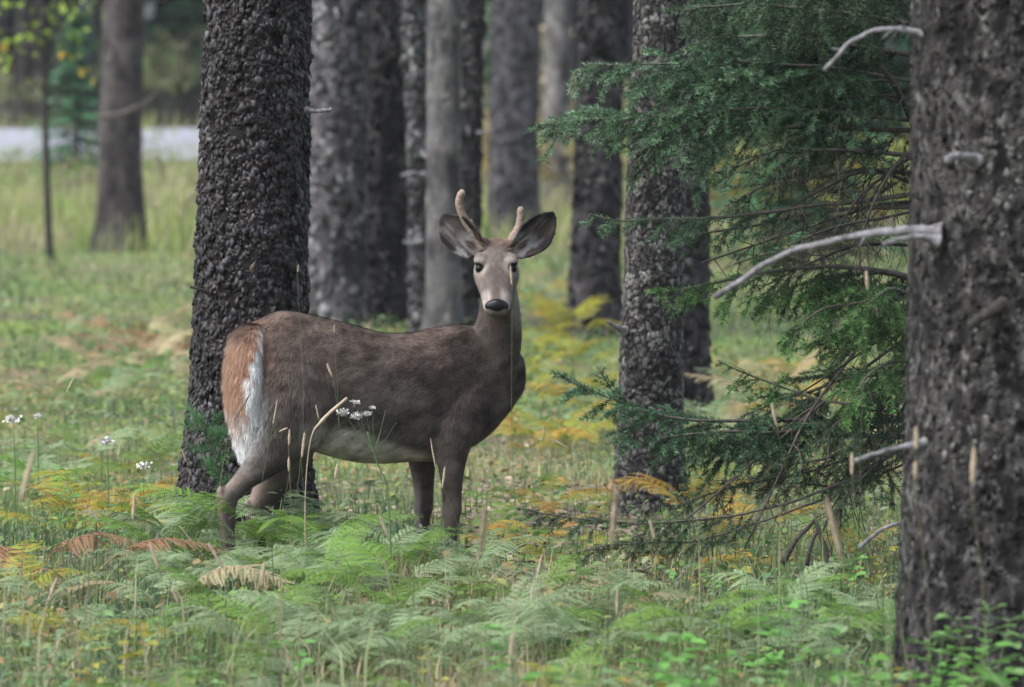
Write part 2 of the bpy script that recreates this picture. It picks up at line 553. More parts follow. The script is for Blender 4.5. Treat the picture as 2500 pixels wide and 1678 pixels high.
def make_tree(label, px_lr, py_ref, base_py, kind, mat, cat='tree', Y=None, lean=0.0, flare=.35, n=120, dz=.006, r_top=.7, height=15.0,
              stubs=(), group=None, seed=1, flakes=None, name='conifer_tree', lobes=5, gdrop=.06, crown=True):
    """px_lr: left and right edge of the trunk (photo px) at row py_ref; base_py: row of the trunk's foot"""
    Y = Y or gY(base_py)
    xc = ((px_lr[0] + px_lr[1]) / 2 - 1250) * Y / FPX
    r0 = (px_lr[1] - px_lr[0]) / 2 * Y / FPX
    zr = EYE - (py_ref - HZN) * Y / FPX
    gb = g1(xc, Y)
    root = empty(name, (xc, Y, gb))
    ztop = EYE + HZN * Y / FPX + .25 - gb
    zs = np.concatenate([np.arange(-gdrop, ztop, dz), np.linspace(ztop + .1, height, 24)])
    th = np.arange(n) * 2 * math.pi / n
    ZZ, TH = np.meshgrid(zs, th, indexing='ij')
    Z, T = ZZ.ravel(), TH.ravel()
    R = r0 * (1 - (1 - r_top) * np.clip((Z - (zr - gb)) / height, -.2, 1))
    R = R * np.where(Z > height * .8, np.clip((height + .3 - Z) / (height * .2 + .3), .05, 1), 1)
    ph = seed * 1.7
    lob = 1 + .35 * np.cos(lobes * T + ph) + .25 * np.cos(3 * T + ph * 2)
    fl = np.exp(-np.maximum(Z, 0) / (.22 + .45 * r0)) * flare * lob + .03 * np.exp(-np.maximum(Z, 0) / .9)
    R = R * (1 + fl)
    R = R * (1 + .05 * (vnoise(np.stack([np.cos(T) * 1.2 + seed, np.sin(T) * 1.2, Z * .8], 1), seed) - .5))
    x, y = R * np.cos(T), R * np.sin(T)
    d, rel = relief(kind, x + seed * 3.3, y, Z, seed)
    k = min(1.0, r0 / .12) * np.where(Z > ztop + .2, 0, 1)
    x = x + d * k * np.cos(T); y = y + d * k * np.sin(T)
    x = x + lean * (Z - (zr - gb)) + .02 * np.sin(Z * .9 + seed) * np.clip(Z, 0, 2) * .3
    nz = len(zs)
    i = np.arange(nz - 1)[:, None] * n; j = np.arange(n)[None, :]; j2 = (j + 1) % n
    F = np.stack([(i + j).ravel(), (i + j2).ravel(), (i + n + j2).ravel(), (i + n + j).ravel()], 1)
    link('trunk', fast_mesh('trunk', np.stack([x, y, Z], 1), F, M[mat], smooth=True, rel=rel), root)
    if flakes:
        cnt, smin, smax, tilt, cols, wts, fmat = flakes
        rr_ = rng(seed * 7 + 1)
        nd = int((ztop + gdrop) / dz) * n
        cand = rr_.integers(0, nd, cnt * 3)
        keepc = rr_.random(cnt * 3) < np.clip((rel[cand] - .12) * 2.6, .10, 1)
        pk = cand[keepc][:cnt]; cnt = len(pk)
        fx, fy, fz, ft = x[pk], y[pk], Z[pk], T[pk]
        e3 = np.stack([np.cos(ft), np.sin(ft), np.zeros(cnt)], 1); e1 = np.stack([-np.sin(ft), np.cos(ft), np.zeros(cnt)], 1); e2 = np.array((0, 0, 1.0))
        roll = rr_.normal(0, .28, cnt)[:, None]
        a1 = e1 * np.cos(roll) + e2 * np.sin(roll); a2 = -e1 * np.sin(roll) + e2 * np.cos(roll)
        sz = smin + (smax - smin) * rr_.random(cnt) ** 1.6
        asp = rr_.uniform(.8, 2.3, cnt)
        tl = rr_.normal(tilt, .16, cnt)[:, None]; tl2 = rr_.normal(0, .16, cnt)[:, None]
        kk = 5
        Vf = np.empty((cnt, 2 * kk + 1, 3))
        c0 = np.stack([fx, fy, fz], 1)
        for q in range(kk):
            aa = q * 2 * math.pi / kk + rr_.normal(0, .32, cnt)
            ra = (sz * rr_.uniform(.5, 1.3, cnt))
            u = (np.cos(aa) * ra)[:, None]; w_ = (np.sin(aa) * ra * asp)[:, None]
            lift = .0006 - w_ * tl + u * tl2
            curve = -(u ** 2) / (2 * r0)
            Vf[:, q] = c0 + a1 * u + a2 * w_ + e3 * (lift + curve)
            Vf[:, kk + q] = c0 + a1 * u * .9 + a2 * w_ * .9 + e3 * (lift - .004 + curve)
        Vf[:, 2 * kk] = c0 + e3 * .0009
        ft_ = []
        for q in range(kk):
            q2 = (q + 1) % kk
            ft_ += [(2 * kk, q, q2), (q, kk + q, kk + q2), (q, kk + q2, q2)]
        Ff = (np.arange(cnt)[:, None, None] * (2 * kk + 1) + np.array(ft_)[None]).reshape(-1, 3)
        w_ = np.array(wts, float); w_ /= w_.sum()
        pat = np.clip(fbm(np.stack([fx * 9 + seed, fy * 9, fz * 6], 1), 3, seed) * 1.6 - .3 + rr_.normal(0, .2, cnt), 0, .999)
        ci = np.clip(np.searchsorted(np.cumsum(w_), pat), 0, len(w_) - 1)
        cf = np.array(cols)[ci] * rr_.uniform(.65, 1.35, (cnt, 1))
        fo = link('bark_flakes', fast_mesh('bark_flakes', Vf.reshape(-1, 3), Ff, M[fmat], np.repeat(cf, 2 * kk + 1, 0)), root)
        fo['kind'] = 'stuff'
    if crown:
        c = link('crown', CROWN[NTREE[0] % 2], root)
        c.rotation_euler = (0, 0, seed * 1.3)
        c.scale = (1, 1, height / 15.0)
        NTREE[0] += 1
    org = np.array((xc, Y, gb))
    for s in stubs:
        nm, pts, ra, rb = s[:4]
        m = M[s[4]] if len(s) > 4 else M['dead_wood']
        P = np.array([at3(p[0], p[1], Y + p[2]) for p in pts]) - org
        Pc = catmull(P, 14)
        t = np.linspace(0, 1, len(Pc))
        Pc = Pc + (np.stack([vnoise(np.stack([t * 9, t * 0 + q, t * 0 + seed], 1), q) for q in (1, 2, 3)], 1) - .5) * ra * .6 * t[:, None]
        rad = (ra + (rb - ra) * t) * (1 + .9 * np.exp(-t * 16)) * (1 + .30 * (vnoise(np.stack([t * 14, t * 0, t * 0 + seed], 1), 7) - .4))
        v, f = tube(Pc, rad, 12, .20, seed + len(pts))
        if len(pts) >= 5:
            kr = rng(seed + len(pts))
            prs_ = [(v, f)]
            for q_ in range(7):
                ii = int(kr.integers(len(Pc) // 5, len(Pc) - 3))
                dd = nrm(kr.normal(0, 1, 3) + nrm(Pc[ii + 1] - Pc[ii]) * .8) * kr.uniform(.012, .06)
                prs_.append(tube(np.array([Pc[ii], Pc[ii] + dd * .6, Pc[ii] + dd]), np.array([rb * .55, rb * .38, rb * .2]), 6))
            v, f = join(prs_)
        link(nm, fast_mesh(nm, v, f, m, smooth=True), root)
    tag(root, label, cat, group)
    return root

k_ = 2500.0 / 2336.0
def P2(a, b):
    return (a * k_, b * k_)

make_tree('thick dark flaky-barked trunk standing behind the deer\'s rump', P2(465, 704), 400 * k_, 1232 * k_, 'flake', 'bark_flake', lean=.032,
          n=170, dz=.009, flare=.30, seed=3, r_top=.4,
          flakes=(17000, .004, .015, .13, [(.012, .0102, .0106), (.020, .0172, .0182), (.030, .0265, .0290), (.066, .061, .070), (.036, .024, .017)], (2.8, 3, 2.8, 1.7, .2), 'bark_chip'),
          stubs=[('twig_stub', [(478, 668, -.2), (455, 660, -.22), (434, 653, -.22)], .009, .004, 'dark_twig'),
                 ('branch_stub', [(700, 252, -.1), (730, 253, -.15), (756, 250, -.2)], .009, .007)])
make_tree('broad mottled trunk in front at the edge, with long dead branches', (2222, 2790), 500 * k_, 1790, 'mottled', 'bark_mottled', Y=16.0, lean=.006,
          n=180, dz=.011, flare=.12, seed=7, r_top=.8,
          flakes=(12000, .0035, .012, .12, [(.006, .005, .005), (.011, .010, .0098), (.022, .020, .0195), (.045, .042, .040), (.095, .093, .088)], (3, 3, 2.5, 2.0, .9), 'bark_chip_dull'),
          stubs=[('dead_branch', [(2150, 530, -.22), (2070, 526, -.2), (1960, 538, -.15), (1850, 562, -.1), (1770, 590, -.05), (1710, 628, 0), (1630, 677, .02)], .012, .008),
                 ('dead_branch', [(2140, 552, -.24), (2090, 540, -.26), (2015, 556, -.28)], .011, .007),
                 ('dead_branch', [(2140, 95, -.1), (2080, 72, -.1), (2010, 68, -.1), (1945, 95, -.06), (1882, 158, 0)], .010, .006),
                 ('branch_stub', [(2225, 368, -.28), (2190, 356, -.33), (2160, 362, -.36)], .014, .010),
                 ('branch_stub', [(2110, 1012, -.25), (2030, 1027, -.3), (1952, 1050, -.33)], .009, .006),
                 ('branch_stub', [(2300, 690, -.28), (2255, 715, -.36), (2215, 740, -.4)], .02, .012, 'dark_twig')])
make_tree('slender grey trunk with cracked plate bark among the spruce boughs', P2(1418, 1551), 880 * k_, 1168 * k_, 'plate', 'bark_plate', lean=.030,
          n=150, dz=.0075, flare=.30, seed=11, r_top=.85,
          flakes=(1500, .004, .013, .2, [(.014, .012, .011), (.034, .031, .029), (.075, .070, .064), (.145, .14, .128)], (2, 3, 3, 2.6), 'bark_chip_dull'),
          stubs=[('branch_stub', [(1425, 755, -.08), (1405, 745, -.12), (1386, 733, -.14)], .014, .007)])
make_tree('dark straight trunk with orange fern fronds before its foot', (1590, 1726), 700, 1010, 'mottled', 'bark_dark', n=80, dz=.018, flare=.25, seed=13, flakes=(1500, .014, .055, .2, [(.014, .013, .014), (.026, .025, .026), (.045, .043, .045), (.07, .068, .07)], (3, 3, 2, 1), 'bark_chip_dull'))
make_tree('dark grey trunk just beyond the deer\'s upright ear', (1397, 1512), 700, 822, 'far', 'bark_dark', lean=.022, n=76, dz=.024, flare=.2, seed=17, flakes=(1500, .014, .055, .2, [(.014, .013, .014), (.024, .023, .024), (.045, .043, .043), (.10, .095, .09)], (3, 3, 2, 1), 'bark_chip_dull'))
make_tree('pale grey lichen-mottled trunk beside the flaky dark trunk', (742, 893), 500, 800, 'far', 'bark_grey', lean=.010, n=80, dz=.024, flare=.15, seed=19, flakes=(1500, .014, .055, .2, [(.030, .029, .031), (.060, .058, .062), (.12, .118, .125), (.20, .198, .205)], (3, 3, 2, 1), 'bark_chip_dull'))
make_tree('dark trunk between two pale lichen-covered trunks behind the deer', (880, 1022), 500, 792, 'far', 'bark_dark', lean=.0, n=80, dz=.024, flare=.15, seed=23, flakes=(1500, .014, .055, .2, [(.016, .015, .017), (.028, .027, .030), (.05, .049, .053), (.09, .088, .092)], (3, 3, 2, 1), 'bark_chip_dull'),
          stubs=[('branch_stub', [(900, 130, -.24), (880, 140, -.3), (862, 160, -.32)], .03, .02, 'dark_twig')])
make_tree('smooth grey-brown trunk with a lichen strip behind the deer\'s back', (1043, 1125), 500, 845, 'far', 'bark_tan', lean=.008, n=80, dz=.024, flare=.3, seed=29,
          stubs=[('branch_stub', [(965, 400, -.1), (940, 395, -.18), (914, 402, -.2)], .016, .010),
                 ('branch_stub', [(960, 553, -.1), (940, 556, -.18), (918, 552, -.2)], .016, .009)])
make_tree('narrow lichen-spotted trunk pressed close against the grey-brown trunk', (1000, 1052), 700, 838, 'far', 'bark_grey', lean=-.02, n=70, dz=.024, flare=.25, seed=71, flakes=(1500, .014, .055, .2, [(.030, .029, .031), (.060, .058, .062), (.12, .118, .125), (.20, .198, .205)], (3, 3, 2, 1), 'bark_chip_dull'))
make_tree('narrow dark trunk half hidden behind the grey-brown trunk', (1112, 1172), 450, 800, 'far', 'bark_dark', lean=.016, n=70, dz=.024, flare=.15, seed=31, flakes=(1500, .014, .055, .2, [(.014, .013, .014), (.024, .023, .024), (.045, .043, .043), (.08, .078, .08)], (3, 3, 2, 1), 'bark_chip_dull'),
          stubs=[('branch_stub', [(1085, 303, -.05), (1105, 302, -.15), (1127, 296, -.2)], .012, .010)])
make_tree('far broad grey trunk rising between the deer\'s antlers', (1196, 1314), 300, 610, 'far', 'bark_grey', lean=.004, n=70, dz=.03, flare=.15, seed=37, flakes=(1500, .014, .055, .2, [(.03, .029, .031), (.05, .048, .052), (.08, .078, .082)], (3, 3, 2), 'bark_chip_dull'))
make_tree('dark brown trunk standing alone in the pale grass near the road', (245, 349), 300, 628, 'far', 'bark_brown', lean=.018, n=76, dz=.028, flare=.3, seed=41,
          stubs=[('dead_branch', [(232, 268, -.3), (290, 254, -.5), (340, 228, -.5), (380, 192, -.45)], .022, .010, 'spruce_wood')])
make_tree('distant pale trunk between two darker trunks behind the deer\'s ear', (1330, 1392), 200, 560, 'far', 'bark_hazy', n=60, dz=.04, seed=43)
# ---------------------------------------------------------------- the deer
def deer():
    TH = math.radians(23)
    HX = np.array((math.cos(TH), math.sin(TH), 0)); HY = np.array((-math.sin(TH), math.cos(TH), 0)); HZ = np.array((0, 0, 1.0))
    Yd = 21.0
    X0 = (910 - 1250) * Yd / FPX
    root = empty('deer', (X0, Yd, g1(X0, Yd)))
    zofs = -g1(X0, Yd)
    def loc(x, y, z):
        return HX * x + HY * y + HZ * z
    NR = 28
    ang = np.arange(NR) * 2 * math.pi / NR
    def loft(C, A, B, sub=4, pw=1.0):
        """rings with centre C and half axes A, B (arrays n x 3), smoothed along the length"""
        S = catmull(np.hstack([C, A, B]), sub)
        c, a, b = S[:, 0:3], S[:, 3:6], S[:, 6:9]
        ca, sa = np.cos(ang), np.sin(ang)
        ca = np.sign(ca) * np.abs(ca) ** pw; sa = np.sign(sa) * np.abs(sa) ** pw
        V = (c[:, None] + a[:, None] * ca[None, :, None] + b[:, None] * sa[None, :, None])
        n = len(S)
        V = np.vstack([V.reshape(-1, 3), c[0], c[-1]])
        i = np.arange(n - 1)[:, None] * NR; j = np.arange(NR)[None, :]; j2 = (j + 1) % NR
        a_, b_, c_, d_ = (i + j).ravel(), (i + j2).ravel(), (i + NR + j2).ravel(), (i + NR + j).ravel()
        jj = np.arange(NR)
        F = np.vstack([np.stack([a_, b_, c_], 1), np.stack([a_, c_, d_], 1),
                       np.stack([np.full(NR, n * NR), (jj + 1) % NR, jj], 1),
                       np.stack([np.full(NR, n * NR + 1), (n - 1) * NR + jj, (n - 1) * NR + (jj + 1) % NR], 1)])
        return V, F
    parts = {}
    flow = {}
    # torso: x', half width, top, bottom
    T = [(-.505, .05, .925, .80), (-.485, .09, .950, .72), (-.445, .125, .975, .63), (-.36, .152, 1.007, .55), (-.25, .156, .992, .495),
         (-.10, .162, .955, .450), (.03, .158, .922, .436), (.15, .157, .919, .440), (.26, .150, .938, .440), (.35, .128, .946, .470),
         (.45, .106, .925, .525), (.535, .076, .875, .61), (.60, .035, .82, .69)]
    C = np.array([loc(x, 0, (t + b) / 2) for x, h, t, b in T])
    A = np.array([HY * h for x, h, t, b in T]); B = np.array([HZ * (t - b) / 2 for x, h, t, b in T])
    parts['torso'] = [loft(C, A, B, 5, .92)]
    # neck in picture-aligned axes (x right, y away)
    NK = [(.34, .165, .70, .17, .105), (.405, .17, .79, .142, .098), (.445, .168, .875, .113, .085), (.463, .155, .96, .090, .076), (.468, .138, 1.04, .074, .068), (.462, .12, 1.12, .062, .062), (.456, .105, 1.19, .052, .055)]
    C = np.array([(x, y, z) for x, y, z, a, b in NK])
    A = np.array([(a * .91, a * .25, .12 * a) for x, y, z, a, b in NK]); B = np.array([(-b * .25, b * .95, 0) for x, y, z, a, b in NK])
    parts['neck'] = [loft(C, A, B, 5)]
    # head
    PH = math.radians(50)
    U = np.array((0.015, -math.cos(PH), -math.sin(PH))); V_ = np.array((0, -math.sin(PH), math.cos(PH))); W = np.array((1.0, 0, 0))
    H0 = np.array((.454, .11, 1.214))
    def hd(u, v, w):
        return H0 + U * u + V_ * v + W * w
    HD = [(-.045, .038, .030, -.04), (-.02, .060, .052, -.07), (.02, .072, .062, -.088), (.06, .082, .060, -.094), (.09, .085, .052, -.090), (.125, .077, .042, -.080),
          (.16, .066, .032, -.068), (.195, .057, .024, -.060), (.225, .052, .018, -.055), (.25, .048, .012, -.052), (.268, .038, .004, -.046), (.279, .022, -.008, -.034)]
    C = np.array([hd(u, (t + b) / 2, 0) for u, h, t, b in HD])
    A = np.array([W * h for u, h, t, b in HD]); B = np.array([V_ * (t - b) / 2 for u, h, t, b in HD])
    parts['head'] = [loft(C, A, B, 4, .95)]
    # brow ridges, cheeks, lower jaw, antler pedicles
    def blob(c, r3, ax):
        n = 6
        zz = np.linspace(-.98, .98, n)
        C = np.array([c + ax[2] * r3[2] * z for z in zz]); q = np.sqrt(1 - zz ** 2)
        return loft(C, np.array([ax[0] * r3[0] * k for k in q]), np.array([ax[1] * r3[1] * k for k in q]), 2)
    hax = (W, V_, U)
    for s in (-1, 1):
        parts['head'].append(blob(hd(.068, .040, s * .056), (.028, .022, .030), hax))
        parts['head'].append(blob(hd(.095, -.035, s * .052), (.028, .035, .05), hax))
        parts['head'].append(blob(hd(.0, .050, s * .045), (.024, .026, .026), hax))
    parts['head'].append(loft(np.array([hd(.10, -.075, 0), hd(.16, -.072, 0), hd(.21, -.064, 0), hd(.243, -.055, 0), hd(.258, -.048, 0)]),
                              np.array([W * .048, W * .042, W * .037, W * .031, W * .016]),
                              np.array([V_ * .022, V_ * .02, V_ * .018, V_ * .015, V_ * .008]), 3))
    # ears: cupped leaves opening toward the viewer
    ears = []
    def ear(base, tip, face, wid, sgn):
        base, tip = np.array(base), np.array(tip)
        ax = tip - base; Ln = np.linalg.norm(ax); ax = ax / Ln
        face = nrm(np.array(face) - ax * np.dot(face, ax)); sd = np.cross(ax, face)
        ns, nt = 16, 15
        s = np.linspace(0, 1, ns); t = np.linspace(-1, 1, nt)
        wd = wid * np.interp(s, [0, .15, .35, .55, .75, .9, 1], [.45, .72, .98, 1.0, .76, .40, .06])
        S, TT = np.meshgrid(s, t, indexing='ij'); WD = np.repeat(wd[:, None], nt, 1)
        phi = TT * 1.15
        cup = WD * (1 - np.cos(phi)) * 1.0
        front = base + ax * (S[..., None] * Ln) + sd * (WD * np.sin(phi) / math.sin(1.15))[..., None] + face * (cup + .012 * np.sin(S * 3.1) - .02 * S ** 2)[..., None]
        nrmv = face[None, None] * np.cos(phi)[..., None] - sd[None, None] * np.sin(phi)[..., None]
        thick = .0068 * (1 - .35 * S)
        back = front - nrmv * (thick * 2)[..., None]
        front = front.reshape(-1, 3); back = back.reshape(-1, 3)
        Vv = np.vstack([front, back]); m = ns * nt
        i = (np.arange(ns - 1)[:, None] * nt + np.arange(nt - 1)[None, :]).ravel()
        q1 = np.vstack([np.stack([i, i + nt, i + nt + 1], 1), np.stack([i, i + nt + 1, i + 1], 1)])
        q2 = q1[:, ::-1] + m
        bd = [k for k in range(nt)] + [r * nt + nt - 1 for r in range(1, ns)] + [(ns - 1) * nt + k for k in range(nt - 2, -1, -1)] + [r * nt for r in range(ns - 2, 0, -1)]
        q3 = []
        for a, b in zip(bd, bd[1:] + bd[:1]):
            q3 += [(a, b, b + m), (a, b + m, a + m)]
        ears.append((base, ax, sd, face, Ln, wid))
        return Vv, np.vstack([q1, q2, np.array(q3)])
    zz = lambda px, py: np.array(((400 + px * .6378 - 910) * Yd / FPX, 0, (1420 - 400 - py * .6378) * Yd / FPX))
    bL = zz(1200, 340); bL[1] = .065; tL = zz(1060, 196); tL[1] = .07
    bR = zz(1338, 338); bR[1] = .065; tR = zz(1503, 190); tR[1] = .09
    parts['ear'] = [ear(bL, tL, (-.2, -1, .1), .064, -1), ear(bR, tR, (.42, -1, .05), .058, 1)]
    # legs: x', y', z, fore-aft radius, lateral radius
    def leg(pts, sub=5):
        p = np.array(pts)
        C = np.array([loc(a, b, c) for a, b, c, _, _ in pts])
        A = np.array([HX * q[3] for q in pts]); B = np.array([HY * q[4] for q in pts])
        return loft(C, A, B, sub)
    fl_near = [(.37, -.055, .80, .05, .03), (.345, -.082, .73, .088, .045), (.320, -.108, .65, .108, .058), (.290, -.110, .565, .096, .058), (.275, -.097, .49, .072, .048), (.277, -.092, .40, .047, .036), (.280, -.088, .31, .037, .030),
               (.281, -.086, .262, .037, .032), (.279, -.085, .215, .028, .024), (.277, -.085, .12, .022, .019), (.277, -.085, .075, .027, .024), (.288, -.085, .045, .021, .020), (.30, -.085, .015, .028, .024), (.302, -.085, -.005, .030, .026)]
    fl_far = [(a - .040 - .005 * (c < .3), -b, c, d, e) for a, b, c, d, e in fl_near]
    hl_near = [(-.33, -.060, .90, .10, .05), (-.335, -.092, .79, .15, .074), (-.335, -.106, .69, .158, .076), (-.345, -.110, .60, .150, .072), (-.385, -.106, .525, .128, .058), (-.445, -.098, .458, .100, .049), (-.522, -.095, .398, .070, .040),
               (-.588, -.092, .350, .048, .031), (-.606, -.092, .305, .037, .027), (-.604, -.092, .20, .027, .022), (-.596, -.092, .10, .022, .019), (-.588, -.092, .075, .027, .024), (-.578, -.092, .045, .021, .02), (-.566, -.092, .015, .028, .024), (-.564, -.092, -.005, .03, .026)]
    hl_far = [(-.33, .060, .90, .10, .05), (-.335, .085, .79, .15, .070), (-.33, .096, .69, .15, .068), (-.31, .098, .58, .13, .062), (-.305, .097, .48, .110, .054), (-.335, .096, .39, .088, .046), (-.385, .094, .32, .062, .037),
              (-.420, .092, .275, .048, .032), (-.422, .092, .235, .038, .027), (-.415, .092, .17, .028, .022), (-.405, .092, .10, .022, .018), (-.398, .092, .075, .027, .023), (-.388, .092, .045, .021, .02), (-.375, .092, .015, .028, .024), (-.373, .092, -.005, .03, .026)]
    hock = lambda x, y, z: blob(loc(x, y, z), (.017, .018, .028), (HX, HY, HZ))
    parts['leg'] = [hock(-.628, -.092, .352), hock(-.456, .092, .285), leg(fl_near), leg(fl_far), leg(hl_near), leg(hl_far)]
    # tail
    TL = [(-.470, .960, .035, .030), (-.502, .925, .070, .042), (-.515, .86, .100, .052), (-.520, .77, .116, .056), (-.520, .68, .112, .054), (-.512, .60, .090, .048), (-.500, .52, .064, .040), (-.490, .455, .034, .026), (-.486, .42, .010, .010)]
    C = np.array([loc(x - .004, -.035, z) for x, z, h, t in TL])
    parts['tail'] = [loft(C, np.array([HY * h for x, z, h, t in TL]), np.array([HX * t for x, z, h, t in TL]), 4)]
    names = ['torso', 'neck', 'head', 'ear', 'leg', 'tail']
    allp = [p for n_ in names for p in parts[n_]]
    Va, Fa = join(allp)
    src = fast_mesh('deer_rough', Va, Fa)
    so = link('deer_rough', src)
    md = so.modifiers.new('r', 'REMESH'); md.mode = 'VOXEL'; md.voxel_size = .0064; md.adaptivity = 0
    ms = so.modifiers.new('s', 'SMOOTH'); ms.factor = .5; ms.iterations = 3
    bpy.context.view_layer.update()
    dg = bpy.context.evaluated_depsgraph_get()
    me = bpy.data.meshes.new_from_object(so.evaluated_get(dg))
    bpy.data.objects.remove(so)
    bpy.data.meshes.remove(src)
    me.name = 'body'
    nv = len(me.vertices)
    P = np.empty(nv * 3); me.vertices.foreach_get('co', P); P = P.reshape(-1, 3)
    Nn = np.empty(nv * 3); me.vertices.foreach_get('normal', Nn); Nn = Nn.reshape(-1, 3)
    # local body coordinates
    bx, by, bz = P @ HX, P @ HY, P[:, 2]
    hv = P - H0
    hu, hvv, hw = hv @ U, hv @ V_, hv @ W
    PW = P + .10 * (np.stack([fbm(P * 7, 3, 40), fbm(P * 7, 3, 41), fbm(P * 7, 3, 42)], 1) - .5)
    n1 = fbm(PW * 9, 4, 50); n2 = fbm(PW * np.array((5, 5, 8)), 4, 60); n3 = vnoise(P * 40, 70)
    stk = fbm(np.stack([(bx_ := P @ HX) * 16 + P[:, 2] * 9, (P @ HY) * 22, P[:, 2] * 30 - bx_ * 14], 1), 3, 90)
    def mixc(a, b, t):
        t = np.clip(t, 0, 1)[:, None]
        return np.asarray(a) * (1 - t) + np.asarray(b) * t
    one = np.ones((nv, 3))
    grey = np.array((.120, .100, .090)); brown = np.array((.162, .112, .090)); dark = np.array((.055, .043, .038)); white = np.array((.52, .49, .46)); pale = np.array((.33, .295, .27)); rust = np.array((.33, .185, .125)); ink = np.array((.018, .016, .017))
    # torso
    c = mixc(one * grey, one * brown, sstep(.58, .95, bz) * (.6 + .5 * (n1 - .5) * 2))
    c = mixc(c, one * dark, sstep(.46, .68, n2) * .8 * sstep(-.25, .05, bx) * sstep(.5, .6, bz))            # dark cloudy patches on the ribs and shoulder
    c = mixc(c, one * dark, sstep(.02, .0, np.abs(by) - .012) * sstep(.86, .93, bz) * .6)   # dorsal line
    bel = .600 - .25 * np.clip((bx + .26), 0, .45) - .012 * np.sin(bx * 9)
    c = mixc(c, one * np.array((.46, .415, .37)), sstep(bel + .012, bel - .03, bz) * sstep(-.42, -.28, bx) * sstep(.26, .16, bx))
    rump = sstep(-.40, -.50, bx)
    c = mixc(c, one * np.array((.26, .15, .10)), rump * sstep(.70, .84, bz) * .6)
    c = mixc(c, one * white, sstep(-.455, -.50, bx) * sstep(.86, .78, bz) * .9)
    c = c * (1 + 1.8 * (stk - .5))[:, None]
    ct = c
    # neck
    c = mixc(one * np.array((.135, .110, .093)), one * np.array((.085, .068, .058)), sstep(.35, .65, n1))
    thr = sstep(1.07, 1.10, bz) * sstep(.06, .03, np.abs(P[:, 0] - .455)) * (Nn[:, 1] < 0)
    c = mixc(c, one * white, thr * .8)
    c = mixc(c, one * np.array((.40, .36, .33)), sstep(.495, .53, P[:, 0]) * sstep(.88, 1.0, bz) * .75)
    c = c * (1 + .8 * (stk - .5))[:, None]
    cn = c
    # head
    c = mixc(one * np.array((.205, .178, .168)), one * np.array((.175, .135, .115)), sstep(.05, .0, hu))
    c = mixc(c, one * np.array((.27, .15, .095)), sstep(.05, .015, hu) * sstep(.022, .05, np.abs(hw)) * .9)
    c = mixc(c, one * np.array((.15, .128, .122)), sstep(.022, .008, np.abs(hw)) * sstep(.08, .12, hu) * .6)
    for s in (-1, 1):
        de = np.sqrt((hu - .092) ** 2 + (hvv - .030) ** 2 + (hw - s * .063) ** 2)
        c = mixc(c, one * np.array((.50, .465, .45)), sstep(.050, .030, de) * .75)
        c = mixc(c, one * ink, sstep(.026, .020, de))
    c = mixc(c, one * np.array((.54, .49, .47)), sstep(.175, .215, hu) * sstep(.262, .25, hu) * sstep(.012, .026, np.abs(hw)) * .9)
    c = mixc(c, one * white, sstep(-.035, -.055, hvv) * sstep(.12, .2, hu))
    c = mixc(c, one * white, sstep(-.055, -.08, hvv) * .7)
    c = mixc(c, one * np.array((.30, .26, .24)), sstep(.045, .06, np.abs(hw)) * sstep(.09, .13, hu) * sstep(.2, .16, hu) * .6)
    chd = c * np.array((.80, .75, .71)) * (1 + .5 * (vnoise(P * 90, 31) - .5))[:, None]
    # ears
    c = one * grey
    dsum = np.full(nv, 9.0)
    for (b0, ax, sd, fc, Ln, wd) in ears:
        q = P - b0
        s = (q @ ax) / Ln; t = (q @ sd) / wd; fr = (Nn @ fc) > -.1
        rr = np.linalg.norm(q - np.outer(np.clip(q @ ax, 0, Ln), ax), axis=1)
        mine = rr < .075
        inner = mixc(one * np.array((.070, .054, .050)), one * np.array((.34, .32, .32)), sstep(.62, .2, s) * sstep(.42, .62, vnoise(np.stack([s * 5, t * 5, t * 0], 1), 5)))
        inner = mixc(inner, one * np.array((.21, .185, .185)), sstep(.5, .7, vnoise(np.stack([s * 4, t * 9, t * 0], 1), 6)) * .6)
        inner = mixc(inner, one * ink * 1.6, np.maximum(sstep(.55, .78, np.abs(t)) * sstep(.18, .42, s), sstep(.76, .9, s)))
        outer = mixc(one * grey, one * dark, sstep(.6, 1, s))
        ce = np.where(fr[:, None], inner, outer)
        c = np.where((mine & (rr < dsum))[:, None], ce, c); dsum = np.minimum(dsum, rr)
    ce = c
    # legs
    c = mixc(one * np.array((.135, .110, .096)), one * np.array((.080, .064, .056)), sstep(.35, .65, n1)) * (1 + 1.2 * (stk - .5))[:, None]
    back = sstep(.2, .7, -(Nn @ HX))
    c = mixc(c, one * np.array((.30, .23, .20)), back * sstep(.46, .36, bz) * sstep(-.3, -.4, bx) * .9)
    c = mixc(c, one * np.array((.26, .235, .22)), sstep(.3, .8, Nn @ HY) * sstep(.55, .4, bz) * sstep(0, .1, bx) * .8)
    c = mixc(c, one * pale, sstep(.035, .05, by) * sstep(.3, .8, -(Nn @ HX)) * sstep(.42, .3, bz) * sstep(0, .1, bx) * .7)
    c = mixc(c, one * white * .9, sstep(-.49, -.53, bx + .25 * (.55 - bz)) * sstep(.72, .60, bz) * sstep(.42, .46, bz) * .3)
    c = mixc(c, one * ink * 1.5, sstep(.05, .03, bz))
    cl = mixc(ct, c, sstep(.72, .38, bz))
    # tail: rusty middle, white fringe and tip
    c = mixc(one * rust, one * np.array((.42, .26, .18)), n3)
    c = mixc(c, one * np.array((.15, .085, .06)), sstep(.5, .7, n1) * .55)
    xt = P[:, 0] - np.interp(bz, [.42, .6, .77, .95], [-.452, -.475, -.483, -.445])
    c = mixc(c, one * np.array((.95, .94, .94)), sstep(.026, .046, xt + (n3 - .5) * .035) * sstep(.945, .915, bz) * np.maximum(sstep(.068, .056, xt), sstep(.74, .66, bz)))
